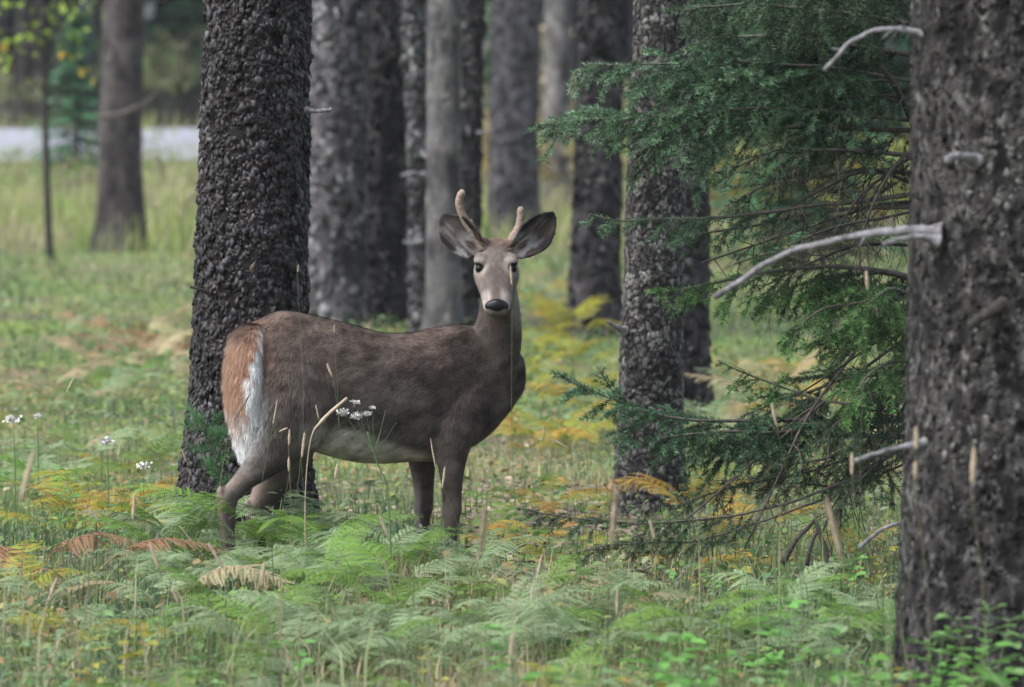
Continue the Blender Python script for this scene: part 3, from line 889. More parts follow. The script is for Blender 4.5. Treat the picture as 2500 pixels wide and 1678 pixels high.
    c = mixc(c, one * np.array((.42, .31, .24)), sstep(-.030, -.060, xt + (n3 - .5) * .03) * .7)
    c = mixc(c, one * np.array((.95, .94, .94)), sstep(.70, .50, bz + (n3 - .5) * .08))
    c = mixc(c, one * np.array((.95, .94, .94)), sstep(.1, .5, Nn @ HX) * .9)
    ctl = mixc(c, one * brown * .95, sstep(.86, .96, bz) * .8 * (xt < .02))
    cols = dict(torso=ct, neck=cn, head=chd, ear=ce, leg=cl, tail=ctl)
    Wt = []
    for n_ in names:
        pv = np.vstack([p[0] for p in parts[n_]])
        kd = kdtree.KDTree(len(pv))
        for i, q in enumerate(pv):
            kd.insert(q, i)
        kd.balance()
        d = np.array([kd.find(q)[2] for q in P])
        Wt.append(d)
    Wt = np.array(Wt)
    Wt = Wt - Wt.min(0)
    Wt = np.exp(-Wt / .010)
    Wt /= Wt.sum(0)
    CC = sum(Wt[i][:, None] * cols[n_] for i, n_ in enumerate(names)) * .63
    a = me.color_attributes.new('Col', 'FLOAT_COLOR', 'POINT')
    c4 = np.ones((nv, 4), np.float32); c4[:, :3] = CC
    a.data.foreach_set('color', c4.ravel())
    me.polygons.foreach_set('use_smooth', np.ones(len(me.polygons), bool))
    fm = leaf_mat('deer_coat', None, trans=0, rough=.85, spec=.12)
    me.materials.clear(); me.materials.append(fm)
    body = link('body', me, root); body.location.z = zofs
    # ---- fur: short hairs lying along the coat
    flowv = {'torso': loc(-1, 0, -.45), 'neck': np.array((-.25, .2, -1.0)), 'head': -U, 'ear': np.array((0, 0, 1.0)), 'leg': np.array((-.15, 0, -1.0)), 'tail': loc(-.12, 0, -1)}
    FL = sum(Wt[i][:, None] * np.asarray(flowv[n_]) for i, n_ in enumerate(names))
    LN = .014 * sstep(.4, .62, bz) * (Wt[0] + Wt[4]) + Wt[0] * .007 + Wt[1] * .016 + Wt[2] * .006 + Wt[3] * .007 + Wt[4] * .012 + Wt[5] * .040
    nearnose = sstep(.235, .255, hu) * sstep(.06, .04, np.abs(hw)) * Wt[2]
    LN = LN * (1 - nearnose)
    for s in (-1, 1):
        de = np.sqrt((hu - .092) ** 2 + (hvv - .030) ** 2 + (hw - s * .063) ** 2)
        LN = np.where((de < .024) & (Wt[2] > .3), 0, LN)
    me.calc_loop_triangles()
    nt = len(me.loop_triangles)
    tri = np.empty(nt * 3, np.int32); me.loop_triangles.foreach_get('vertices', tri); tri = tri.reshape(-1, 3)
    ar = np.empty(nt); me.loop_triangles.foreach_get('area', ar)
    r = rng(77)
    wgt = ar * (1 + 2.2 * Wt[5][tri].mean(1) + 1.2 * Wt[2][tri].mean(1) + 1.0 * Wt[3][tri].mean(1))
    pick = r.choice(nt, 190000, p=wgt / wgt.sum())
    u = r.random((len(pick), 2)); fl = u.sum(1) > 1; u[fl] = 1 - u[fl]
    bw = np.stack([1 - u.sum(1), u[:, 0], u[:, 1]], 1)
    def lerp(Aa):
        Aa = np.asarray(Aa)
        if Aa.ndim == 1:
            return (Aa[tri[pick]] * bw).sum(1)
        return (Aa[tri[pick]] * bw[..., None]).sum(1)
    p0, nn, ff, ll, cc = lerp(P), nrm(lerp(Nn)), lerp(FL), lerp(LN), lerp(CC)
    clump = np.stack([vnoise(p0 * 45, 81), vnoise(p0 * 45, 82), vnoise(p0 * 45, 83)], 1) - .5
    dirv = nrm(ff - nn * (ff * nn).sum(1)[:, None] + clump * .8 + r.normal(0, .12, p0.shape))
    dirv = nrm(dirv - nn * (dirv * nn).sum(1)[:, None])
    lift = r.uniform(.08, .42, len(pick))[:, None]
    ll = ll * r.uniform(.6, 1.25, len(pick))
    keep = ll > .0015
    p0, nn, dirv, lift, ll, cc = p0[keep], nn[keep], dirv[keep], lift[keep], ll[keep], cc[keep]
    tip = p0 + (dirv + nn * lift) * ll[:, None]
    sd = nrm(np.cross(nn, dirv)) * (np.clip(ll * .05, .0005, .0011))[:, None]
    p0 = p0 - nn * .0008
    Vh = np.stack([p0 - sd, p0 + sd, tip], 1).reshape(-1, 3)
    nh = len(p0)
    vv = (r.uniform(.35, 1.60, nh) * (1 + .5 * (vnoise(p0 * 60, 99) - .5)))[:, None]
    c0 = cc * vv * .92; c1 = cc * vv * 1.22
    Ch = np.stack([c0, c0, c1], 1).reshape(-1, 3)
    fur = link('fur', fast_mesh('fur', Vh, np.arange(nh * 3).reshape(-1, 3), fm, np.clip(Ch, 0, .85)), body)
    tag(fur, kind='stuff')
    # ---- eyes, nose, antlers, hooves
    eye_m, N, L, out = new_mat('deer_eye')
    b = N.new('ShaderNodeBsdfPrincipled'); b.inputs['Base Color'].default_value = (.006, .004, .004, 1); b.inputs['Roughness'].default_value = .3; b.inputs['Specular IOR Level'].default_value = .15
    L.new(b.outputs[0], out.inputs['Surface'])
    def ball(c, r3, ax, nu=16, nvv=10):
        V = []
        for i in range(nvv + 1):
            f = math.pi * i / nvv
            for j in range(nu):
                g = 2 * math.pi * j / nu
                V.append(c + ax[0] * r3[0] * math.sin(f) * math.cos(g) + ax[1] * r3[1] * math.sin(f) * math.sin(g) + ax[2] * r3[2] * math.cos(f))
        F = []
        for i in range(nvv):
            for j in range(nu):
                F.append((i * nu + j, i * nu + (j + 1) % nu, (i + 1) * nu + (j + 1) % nu, (i + 1) * nu + j))
        return np.array(V), np.array(F)
    for s in (-1, 1):
        v, f = ball(hd(.092, .0235, s * .0600), (.0175, .0160, .0195), (W, V_, U))
        e = link('eye', fast_mesh('eye', v, f, eye_m, smooth=True), root); e.location.z = zofs
    nose_m = plain_mat('deer_nose', (.005, .005, .007), .42, .3, .4, 160, bump=.4)
    # nose pad: broad top, narrowing to the lip, with two nostrils pressed in
    v, f = ball(np.zeros(3), (1, 1, 1), (np.eye(3)[0], np.eye(3)[1], np.eye(3)[2]), 36, 24)
    qx, qy, qz = v[:, 0].copy(), v[:, 1].copy(), v[:, 2].copy()      # x lateral, y up the face, z outward along the muzzle
    wdt = .047 * np.interp(qy, [-1, -.3, .4, 1], [.62, .86, 1.0, .72])
    dent = np.zeros(len(v))
    for s in (-1, 1):
        dent += np.exp(-(((qx - s * .60) / .24) ** 2 + ((qy + .02) / .22) ** 2)) * (qz > 0)
    groove = np.exp(-(qx / .10) ** 2) * (qy < 0) * (qz > 0)
    vv = np.array([hd(.250, -.009, 0)]) + np.outer(qx * wdt * (1 + .10 * dent), W) + np.outer(qy * .037, V_) + np.outer(qz * .026 - dent * .016 - groove * .004 - .004 * qy * (qz > 0), U)
    e = link('nose', fast_mesh('nose', vv, f, nose_m, smooth=True), root); e.location.z = zofs
    ant_m = plain_mat('antler_velvet', (.20, .15, .122), .9, .12, .25, 90, bump=.5)
    def antler(pts, knob):
        Q = []
        for (px, py, dy, rad) in pts:
            w = zz(px, py); w[1] = dy
            Q.append((*w, rad))
        S = catmull(np.array(Q), 8)
        v, f = tube(S[:, :3], S[:, 3] * 1.03, 12, .10, int(px))
        prs = [(v, f)]
        if knob is not None:
            kc = zz(knob[0], knob[1]); kc[1] = knob[2]
            a, b2 = ball(kc, (.012, .012, .012), (np.eye(3)[0], np.eye(3)[1], np.eye(3)[2]), 10, 8)
            prs.append((a, np.vstack([b2[:, [0, 1, 2]], b2[:, [0, 2, 3]]])))
        V, F = join(prs)
        e = link('antler', fast_mesh('antler', V, F, ant_m, smooth=True), root); e.location.z = zofs
    antler([(1222, 325, .07, .020), (1207, 295, .065, .0185), (1185, 265, .06, .0165), (1160, 228, .055, .0155), (1140, 190, .05, .0145), (1130, 150, .045, .0140), (1134, 122, .042, .0135), (1145, 106, .04, .0125), (1150, 101, .04, .006)], (1172, 222, .045))
    antler([(1318, 325, .07, .020), (1333, 292, .065, .0185), (1350, 262, .06, .0165), (1362, 235, .058, .015), (1366, 205, .055, .0140), (1367, 180, .053, .0135), (1366, 168, .052, .011), (1365, 162, .052, .005)], None)
    hoof_m = plain_mat('hoof', (.02, .018, .017), .5, .4, .3, 60)
    for (x, y) in ((.302, -.085), (.237, .085), (-.564, -.092), (-.373, .092)):
        prs = []
        for s in (-1, 1):
            C = np.array([loc(x - .004, y + s * .012, .040), loc(x + .012, y + s * .014, .022), loc(x + .028, y + s * .014, .008), loc(x + .036, y + s * .012, .001)])
            v, f = loft(C, np.array([HX * .024, HX * .027, HX * .022, HX * .008]), np.array([HY * .013, HY * .014, HY * .012, HY * .005]), 3)
            prs.append((v, f))
        V, F = join(prs)
        e = link('hoof', fast_mesh('hoof', V, F, hoof_m, smooth=True), root); e.location.z = zofs
    tag(root, 'young brown deer with short velvet antlers, standing with its head turned to face us', 'deer')

deer()
# ---------------------------------------------------------------- conifer boughs
def needles_on(S0, S1, dens, ln, wd, r, cols, up=.25):
    """needle blades on twig segments S0->S1; returns V, F, C"""
    Ls = np.linalg.norm(S1 - S0, axis=1)
    cnt = np.maximum(1, (Ls * dens + r.random(len(Ls))).astype(int))
    idx = np.repeat(np.arange(len(Ls)), cnt)
    t = r.random(len(idx))[:, None]
    p = S0[idx] * (1 - t) + S1[idx] * t
    ax = nrm(S1 - S0)[idx]
    rad = r.normal(0, 1, (len(idx), 3)); rad[:, 2] += up
    rad = nrm(rad - ax * (rad * ax).sum(1)[:, None])
    d = nrm(ax * r.uniform(.45, .95, (len(idx), 1)) + rad * .85)
    l = ln * r.uniform(.7, 1.15, (len(idx), 1))
    sd = nrm(np.cross(d, r.normal(0, 1, (len(idx), 3)))) * wd
    V = np.stack([p - sd, p + sd, p + d * l], 1).reshape(-1, 3)
    c = cols[idx] * r.uniform(.65, 1.35, (len(idx), 1))
    C = np.repeat(c, 3, 0)
    return V, np.arange(len(V)).reshape(-1, 3), C

def prisms(S0, S1, ra, rb):
    """thin three-sided twigs"""
    ax = nrm(S1 - S0)
    A = nrm(np.cross(ax, np.array((.3, .2, 1.0)))); B = np.cross(ax, A)
    n = len(S0)
    V = np.empty((n, 6, 3))
    for k in range(3):
        o = A * math.cos(k * 2.094) + B * math.sin(k * 2.094)
        V[:, k] = S0 + o * ra[:, None]
        V[:, k + 3] = S1 + o * rb[:, None]
    f = np.array([(0, 1, 4), (0, 4, 3), (1, 2, 5), (1, 5, 4), (2, 0, 3), (2, 3, 5)])
    F = (np.arange(n)[:, None, None] * 6 + f[None]).reshape(-1, 3)
    return V.reshape(-1, 3), F

def bough(P, r, side=.26, t0=.10, step=.030, r0=.012, dens=640, ln=.021, wd=.0015, tone=(.035, .085, .045), tip=(.075, .16, .085), droop=.8, dead=.0, up=(0, 0, 1)):
    """one branch along polyline P (world coords): wood arrays and needle arrays"""
    Q = catmull(P, 10)
    d = np.linalg.norm(np.diff(Q, axis=0), axis=1); s = np.concatenate([[0], np.cumsum(d)]); Lt = s[-1]
    m = max(6, int(Lt / .02))
    q = np.stack([np.interp(np.linspace(0, Lt, m), s, Q[:, k]) for k in range(3)], 1)
    q += (np.stack([vnoise(np.stack([np.linspace(0, Lt * 7, m), np.full(m, k * 3.1), np.full(m, r.random() * 50)], 1), k) for k in range(3)], 1) - .5) * .03 * np.linspace(0, 1, m)[:, None]
    T = nrm(np.gradient(q, axis=0))
    wood = [tube(q, r0 + (.0025 - r0) * np.linspace(0, 1, m) ** .8, 7, .2, 3)]
    S0, S1, G, RA = [], [], [], []
    x = t0 * Lt
    while x < Lt:
        t = x / Lt
        i = min(m - 1, int(t * (m - 1)))
        for sg in (-1, 1):
            if r.random() < .12:
                continue
            rl = r.normal(0, .55)
            sv0 = nrm(np.cross(T[i], np.asarray(up, float))); uv0 = np.cross(sv0, T[i])
            sdv = (sv0 * math.cos(rl) + uv0 * math.sin(rl)) * sg
            ltw = side * (0.34 + .86 * min(1.0, (1 - t) * 1.9 + .06)) * min(1, .55 + (t - t0) * 3) * r.uniform(.55, 1.15)
            dv = nrm(T[i] * .75 + sdv * .75 + np.array((0, 0, -droop * r.uniform(.2, 1.4))) + r.normal(0, .12, 3))
            isdead = r.random() < dead * (1.6 - 1.2 * t)
            p = q[i].copy()
            ns = max(2, int(ltw / .035))
            sl = ltw / ns
            for k in range(ns):
                dv = nrm(dv + np.array((0, 0, -.10 * droop)) + r.normal(0, .07, 3))
                p2 = p + dv * sl
                u = (k + 1) / ns
                S0.append(p); S1.append(p2); G.append(-1 if isdead else u * .6 + t * .4); RA.append(.0016)
                if k >= 0 and (ltw - k * sl) > .05:
                    sv = nrm(np.cross(dv, np.asarray(up, float) + r.normal(0, .25, 3)))
                    for s2 in (-1, 1):
                        if r.random() < .25:
                            continue
                        l2 = (ltw - k * sl) * r.uniform(.25, .50)
                        e = p2 + nrm(dv * .8 + sv * s2 * .75 + np.array((0, 0, -.22 * droop))) * l2
                        S0.append(p2); S1.append(e); G.append(-1 if isdead else min(1, u * .6 + t * .4 + .15)); RA.append(.0011)
                p = p2
        x += step * r.uniform(.7, 1.4)
    # the leading shoot
    for i in range(int(m * .55), m - 1):
        S0.append(q[i]); S1.append(q[i + 1]); G.append(1.0); RA.append(.002)
    S0, S1, G, RA = np.array(S0), np.array(S1), np.array(G), np.array(RA)
    wood.append(prisms(S0, S1, RA, RA * .6))
    live = G >= 0
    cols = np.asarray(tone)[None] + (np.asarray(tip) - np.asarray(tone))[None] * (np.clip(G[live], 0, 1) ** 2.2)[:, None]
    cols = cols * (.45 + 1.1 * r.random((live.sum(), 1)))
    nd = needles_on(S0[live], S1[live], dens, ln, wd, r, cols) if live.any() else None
    return join(wood), nd

def twiggery(p, dirv, L, r, depth=2, rad=.004, seg=.05):
    """bare branching twig, list of (S0, S1, r)"""
    out = []
    ns = max(3, int(L / seg))
    q = np.array(p, float); dv = nrm(dirv)
    for k in range(ns):
        dv = nrm(dv + r.normal(0, .16, 3) + np.array((0, 0, -.03)))
        e = q + dv * (L / ns)
        rr = rad * (1 - .8 * k / ns)
        out.append((q, e, rr))
        if depth and k > 0 and r.random() < .65:
            sv = nrm(np.cross(dv, r.normal(0, 1, 3)))
            out += twiggery(e, dv * .6 + sv * .8, (L - k * L / ns) * r.uniform(.3, .6), r, depth - 1, rr * .6, seg)
        q = e
    return out

def spruce():
    r = rng(21)
    Yc = 20.6
    base = at(2262, 257 + EYE * FPX / Yc, Yc); base[2] = 0
    gb = g1(base[0], base[1])
    root = empty('spruce_tree', (base[0], base[1], gb))
    org = np.array((base[0], base[1], gb))
    zs = np.linspace(-.05, 6.0, 60)
    P = np.stack([.02 * np.sin(zs * 2), .02 * np.cos(zs * 1.7), zs], 1)
    v, f = tube(P, .055 * (1 - zs / 6.4).clip(.05, 1), 14, .12, 4)
    link('trunk', fast_mesh('trunk', v, f, M['spruce_wood'], smooth=True), root)
    def put(pts, name='branch', **kw):
        P = np.array([at3(a, b, Yc + c) for a, b, c in pts])
        if np.linalg.norm(P[0, :2] - org[:2]) < .5:
            P = np.vstack([np.array((org[0], org[1], P[0, 2])), P])
        (wv, wf), nd = bough(P - org, r, **kw)
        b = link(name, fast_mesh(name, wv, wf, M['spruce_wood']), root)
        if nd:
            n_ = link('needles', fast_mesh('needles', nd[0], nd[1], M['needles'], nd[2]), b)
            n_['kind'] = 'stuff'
        return b
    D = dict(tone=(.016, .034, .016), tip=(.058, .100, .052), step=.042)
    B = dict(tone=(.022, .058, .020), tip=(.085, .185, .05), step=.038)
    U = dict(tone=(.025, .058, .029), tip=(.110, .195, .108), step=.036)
    # upper dark boughs
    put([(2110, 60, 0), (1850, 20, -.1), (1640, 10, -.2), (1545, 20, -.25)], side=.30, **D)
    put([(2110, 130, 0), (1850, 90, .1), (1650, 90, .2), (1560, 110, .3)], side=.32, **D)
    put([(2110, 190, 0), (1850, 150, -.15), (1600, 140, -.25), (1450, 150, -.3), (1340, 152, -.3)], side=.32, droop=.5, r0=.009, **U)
    put([(2110, 210, 0), (1900, 200, .2), (1700, 210, .35), (1600, 230, .4)], side=.28, dead=.25, **D)
    put([(2110, 280, 0), (1900, 255, -.2), (1690, 250, -.3), (1500, 268, -.4), (1350, 275, -.45), (1215, 290, -.45)], side=.33, t0=.30, droop=.5, r0=.009, **U)
    put([(2110, 300, 0), (1850, 290, .1), (1600, 300, .1), (1450, 330, .1)], side=.26, dead=.35, **D)
    put([(2110, 360, 0), (1900, 340, -.25), (1750, 350, -.4), (1640, 390, -.45)], side=.24, dead=.5, **D)
    put([(2110, 400, 0), (1950, 390, .2), (1780, 420, .35), (1650, 470, .45)], side=.25, dead=.45, **D)
    put([(2110, -60, 0), (1900, -80, .2), (1700, -60, .3), (1580, -20, .35)], side=.33, **D)
    put([(2110, -40, 0), (1950, -70, -.3), (1800, -50, -.5), (1700, 0, -.6)], side=.30, **D)
    # half-dead middle boughs
    put([(2110, 470, 0), (1900, 480, -.1), (1700, 520, -.2), (1560, 545, -.2)], side=.22, dead=.7, **D)
    put([(2110, 440, 0), (1850, 470, -.3), (1600, 500, -.35), (1450, 503, -.35), (1345, 492, -.35)], side=.17, t0=.35, dead=.45, **U)
    put([(2110, 520, 0), (1950, 540, .2), (1800, 570, .3), (1680, 600, .35)], side=.22, dead=.85, **D)
    # brighter lower boughs
    put([(2110, 640, 0), (1950, 610, -.1), (1750, 620, -.2), (1620, 645, -.25), (1515, 660, -.25)], side=.24, **B)
    put([(2110, 650, 0), (2000, 620, .15), (1850, 640, .3), (1720, 690, .4)], side=.24, dead=.3, **B)
    put([(2110, 720, 0), (2000, 690, -.2), (1880, 710, -.35), (1780, 780, -.4)], side=.25, dead=.1, **B)
    put([(2110, 760, 0), (2020, 740, .2), (1950, 750, .35), (1850, 790, .45)], side=.24, dead=.15, **B)
    put([(2110, 690, 0), (2040, 660, -.3), (1980, 690, -.5), (1930, 740, -.6)], side=.22, dead=.3, **B)
    put([(2110, 950, 0), (1980, 930, .1), (1850, 905, .2), (1760, 875, .25), (1640, 830, .25)], side=.2, dead=.25, t0=.3, r0=.007, **B)
    # the long low bough reaching left
    put([(2110, 960, 0), (1900, 960, -.1), (1700, 960, -.25), (1540, 955, -.3), (1400, 915, -.35), (1290, 872, -.35)], side=.28, t0=.25, step=.034, droop=.5, tone=(.020, .048, .026), tip=(.078, .155, .078))
    put([(2100, 1000, 0), (1900, 990, -.2), (1700, 985, -.35), (1520, 1000, -.4), (1400, 1010, -.42)], side=.24, t0=.3, step=.040, droop=.6, tone=(.017, .040, .022), tip=(.058, .118, .058))
    put([(2100, 960, 0), (1950, 1020, .1), (1820, 1060, .2), (1700, 1090, .25)], side=.26, dead=.2, t0=.1, **D)
    # boughs sagging to the ground
    put([(2100, 960, 0), (1900, 1060, -.15), (1720, 1100, -.25), (1640, 1120, -.3), (1540, 1165, -.3)], side=.15, dead=.15, t0=.5, r0=.006, **D)
    put([(2100, 1000, 0), (1900, 1110, -.3), (1700, 1175, -.45), (1560, 1190, -.5), (1400, 1195, -.55), (1260, 1180, -.55), (1195, 1160, -.55)], side=.18, t0=.52, r0=.007, **D)
    put([(2100, 1020, 0), (1850, 1150, -.35), (1620, 1225, -.5), (1500, 1235, -.55), (1380, 1250, -.6), (1290, 1260, -.6)], side=.16, t0=.6, r0=.006, **D)
    put([(2110, 850, 0), (1950, 860, .25), (1820, 900, .4), (1700, 940, .5)], side=.26, dead=.2, t0=.15, **D)
    put([(2110, 880, 0), (2000, 900, -.3), (1920, 960, -.45), (1860, 1030, -.5)], side=.24, dead=.25, t0=.15, **D)
    put([(2110, 820, 0), (2030, 830, -.3), (1970, 870, -.5), (1930, 930, -.55)], side=.24, dead=.2, t0=.15, **B)
    put([(2110, 1000, 0), (2020, 1040, -.25), (1960, 1100, -.4), (1920, 1160, -.45)], side=.2, dead=.4, t0=.15, **D)
    # dead limbs: bare grey and dark twigs
    def dead(pts, ra, rb, mat='dark_twig', tw=6, tl=.22):
        ra = ra * .75
        P = np.array([at3(a, b, Yc + c) for a, b, c in pts]) - org
        Q = catmull(P, 8)
        t = np.linspace(0, 1, len(Q))
        v, f = tube(Q, ra + (rb - ra) * t, 7, .25, 5)
        prs = [(v, f)]
        segs = []
        for i in r.integers(len(Q) // 5, len(Q), tw):
            tg = nrm(Q[min(i + 1, len(Q) - 1)] - Q[max(i - 1, 0)])
            segs += twiggery(Q[i], tg * .5 + nrm(r.normal(0, 1, 3)) * .8 + np.array((0, 0, -.4)), tl * r.uniform(.5, 1.2), r, 2, rb * .8)
        if segs:
            s0 = np.array([s[0] for s in segs]); s1 = np.array([s[1] for s in segs]); rr = np.array([s[2] for s in segs]).clip(.0009, 1)
            prs.append(prisms(s0, s1, rr, rr * .75))
        V, F = join(prs)
        link('dead_limb', fast_mesh('dead_limb', V, F, M[mat]), root)
    dead([(2110, 740, 0), (1960, 850, -.2), (1800, 985, -.3), (1700, 1070, -.35), (1560, 1190, -.4)], .0075, .004, 'spruce_wood', 12)
    dead([(2110, 600, 0), (1930, 830, -.2), (1840, 955, -.35), (1780, 1080, -.4), (1700, 1250, -.45)], .0075, .004, 'spruce_wood', 12)
    dead([(2100, 330, 0), (2040, 380, -.3), (1990, 470, -.45), (1960, 560, -.5)], .008, .003, 'dark_twig', 18, .3)
    dead([(2100, 480, 0), (2000, 500, -.35), (1900, 520, -.5), (1800, 560, -.55)], .008, .003, 'dark_twig', 18, .3)
    dead([(2090, 420, 0), (1980, 390, -.2), (1880, 430, -.3), (1760, 500, -.3)], .010, .004, 'dark_twig', 14, .3)
    dead([(2090, 350, 0), (2020, 400, -.2), (1960, 450, -.3), (1900, 540, -.35)], .010, .004, 'dark_twig', 14, .3)
    dead([(2090, 460, 0), (2000, 470, .2), (1900, 500, .3), (1720, 560, .35), (1600, 600, .35)], .010, .003, 'dark_twig', 16, .28)
    dead([(2090, 300, 0), (2050, 210, -.2), (2010, 150, -.25)], .016, .010, 'dark_twig', 6, .2)
    dead([(2090, 560, 0), (1960, 560, .1), (1850, 600, .15), (1750, 650, .2)], .009, .003, 'dark_twig', 14, .25)
    dead([(2100, 720, 0), (2000, 780, -.2), (1900, 850, -.3), (1820, 900, -.35)], .006, .003, 'dark_twig', 14, .25)
    dead([(2100, 780, 0), (2050, 870, -.2), (2000, 960, -.3), (1960, 1060, -.35)], .006, .004, 'dark_twig', 14, .25)
    dead([(2100, 860, 0), (2030, 980, -.3), (1960, 1090, -.4), (1900, 1180, -.45)], .006, .004, 'dark_twig', 12, .25)
    dead([(2100, 900, 0), (1980, 1050, .2), (1910, 1140, .3), (1870, 1230, .35)], .005, .003, 'dark_twig', 12, .2)
    dead([(2060, 1060, .2), (1940, 1110, .1), (1850, 1105, 0), (1760, 1100, 0)], .006, .002, 'dark_twig', 10, .2)
    tag(root, 'young spruce with dark green boughs and dead twigs, behind the mottled trunk', 'spruce')

spruce()

# broken dark sticks propped on the ground below the spruce
def stick(pts, ra, label, Y, mat='dark_twig'):
    P = np.array([at3(a, b, Y + c) for a, b, c in pts])
    Q = catmull(P, 6)
    org = P[0]
    v, f = tube(Q - org, ra * np.linspace(1, .6, len(Q)), 7, .25, 8)
    o = link('fallen_stick', fast_mesh('fallen_stick', v, f, M[mat], smooth=True)); o.location = org
    tag(o, label, 'stick')
stick([(1785, 1285, 0), (1815, 1235, .02), (1858, 1188, .05)], .011, 'dark bent stick leaning to form a peak under the spruce', 19.2)
stick([(1895, 1300, .02), (1880, 1245, .03), (1860, 1186, .05)], .011, 'dark stick standing nearly upright against the bent leaning stick', 19.2)
stick([(1840, 1290, .1), (1852, 1240, .1), (1866, 1210, .1)], .008, 'short thin dark stick between the two propped sticks', 19.3)
stick([(1960, 1250, -.1), (2010, 1210, -.05), (2060, 1190, 0)], .008, 'grey straight stick beside the foot of the mottled trunk', 18.6, 'dead_wood')

rs_ = rng(66)
for i_, px_ in enumerate(np.sort(rs_.uniform(1180, 2150, 12))):
    py_ = rs_.uniform(1330, 1500); Y_ = gY(py_); x_ = (px_ - 1250) * Y_ / FPX
    a_ = rs_.uniform(-.5, .5); L_ = rs_.uniform(.15, .4)
    P_ = np.array([(x_ + t * L_ * math.cos(a_), Y_ + t * L_ * math.sin(a_), g1(x_, Y_) + .03 + .03 * math.sin(t * 5 + i_)) for t in np.linspace(-.5, .5, 7)])
    v_, f_ = tube(catmull(P_, 3) - P_[0], np.linspace(.006, .003, 19), 6, .2, i_)
    o_ = link('fallen_twig', fast_mesh('fallen_twig', v_, f_, M['dead_wood' if i_ % 3 == 0 else 'dark_twig'], smooth=True)); o_.location = P_[0]
    tag(o_, 'thin broken twig lying in the litter near the spruce, %s from the left' % ['first', 'second', 'third', 'fourth', 'fifth', 'sixth', 'seventh', 'eighth', 'ninth', 'tenth', 'eleventh', 'twelfth'][i_], 'twig', 'broken twigs in the litter')

def far_conifer_mesh(seed, H=5.0, R=1.2, tone=(.03, .07, .03)):
    r = rng(seed)
    V, F, C, n = [], [], [], 0
    for z in np.arange(.25, H, .16):
        rad = R * (1 - z / H) ** .8 + .08
        for a in r.uniform(0, 6.283, 9):
            L = rad * r.uniform(.55, 1.1)
            dv = np.array((math.cos(a), math.sin(a), -.25)); sd = np.array((-math.sin(a), math.cos(a), 0))
            base = np.array(tone) * r.uniform(.6, 1.5)
            for t in np.linspace(.2, 1, 7):
                for s in (-1, 1):
                    p = np.array((0, 0, z)) + dv * L * t
                    q = p + (dv * .6 + sd * s * .8) * r.uniform(.16, .34) + np.array((0, 0, r.uniform(-.14, .02)))
                    w = dv * .05 + np.array((0, 0, .03)) * r.uniform(-1, 1)
                    V += [p - w, p + w, q]; F.append((n, n + 1, n + 2)); n += 3
                    C += [base * (.7 + .6 * t)] * 3
    return fast_mesh('boughs', np.array(V), np.array(F), M['needles'], np.array(C))
FARC = [far_conifer_mesh(31), far_conifer_mesh(32, 4.2, 1.4, (.035, .085, .04)), far_conifer_mesh(33, 6, 1.3, (.025, .06, .032))]
vv_, ff_ = tube(np.stack([np.zeros(12), np.zeros(12), np.linspace(-.1, 5.0, 12)], 1), np.linspace(.07, .01, 12), 8)
FART = fast_mesh('far_trunk', vv_, ff_, M['bark_dark'])
def far_conifer(px, Y, i, sc, label, group=None):
    x = (px - 1250) * Y / FPX
    root = empty('young_conifer', (x, Y, g1(x, Y)))
    t = link('trunk', FART, root); c = link('boughs', FARC[i], root)
    c.rotation_euler = (0, 0, px * .37); c.scale = (sc, sc, sc); t.scale = (sc, sc, sc)
    tag(root, label, 'conifer', group)
far_conifer(190, 88, 1, .66, 'small green conifer just beyond the thin leafy sapling')
far_conifer(450, 121, 0, 1.2, 'green conifer across the road, seen between the lone brown trunk and the flaky trunk')
far_conifer(1215, 92, 2, .55, 'small dark conifer showing between two trunks above the deer\'s head')
far_conifer(1960, 60, 0, .9, 'dark conifer glimpsed behind the spruce twigs')
far_conifer(2150, 75, 2, 1.0, 'tall dark conifer behind the spruce, close to the mottled trunk')
far_conifer(1770, 80, 2, .9, 'dim conifer behind the spruce\'s upper boughs')

def ordinal(n):
    a = ['', 'first', 'second', 'third', 'fourth', 'fifth', 'sixth', 'seventh', 'eighth', 'ninth', 'tenth', 'eleventh', 'twelfth', 'thirteenth', 'fourteenth', 'fifteenth', 'sixteenth', 'seventeenth', 'eighteenth', 'nineteenth']
    if n < 20:
        return a[n]
    t = ['', '', 'twent', 'thirt', 'fort', 'fift'][n // 10]
    return t + 'ieth' if n % 10 == 0 else t + 'y-' + a[n % 10]

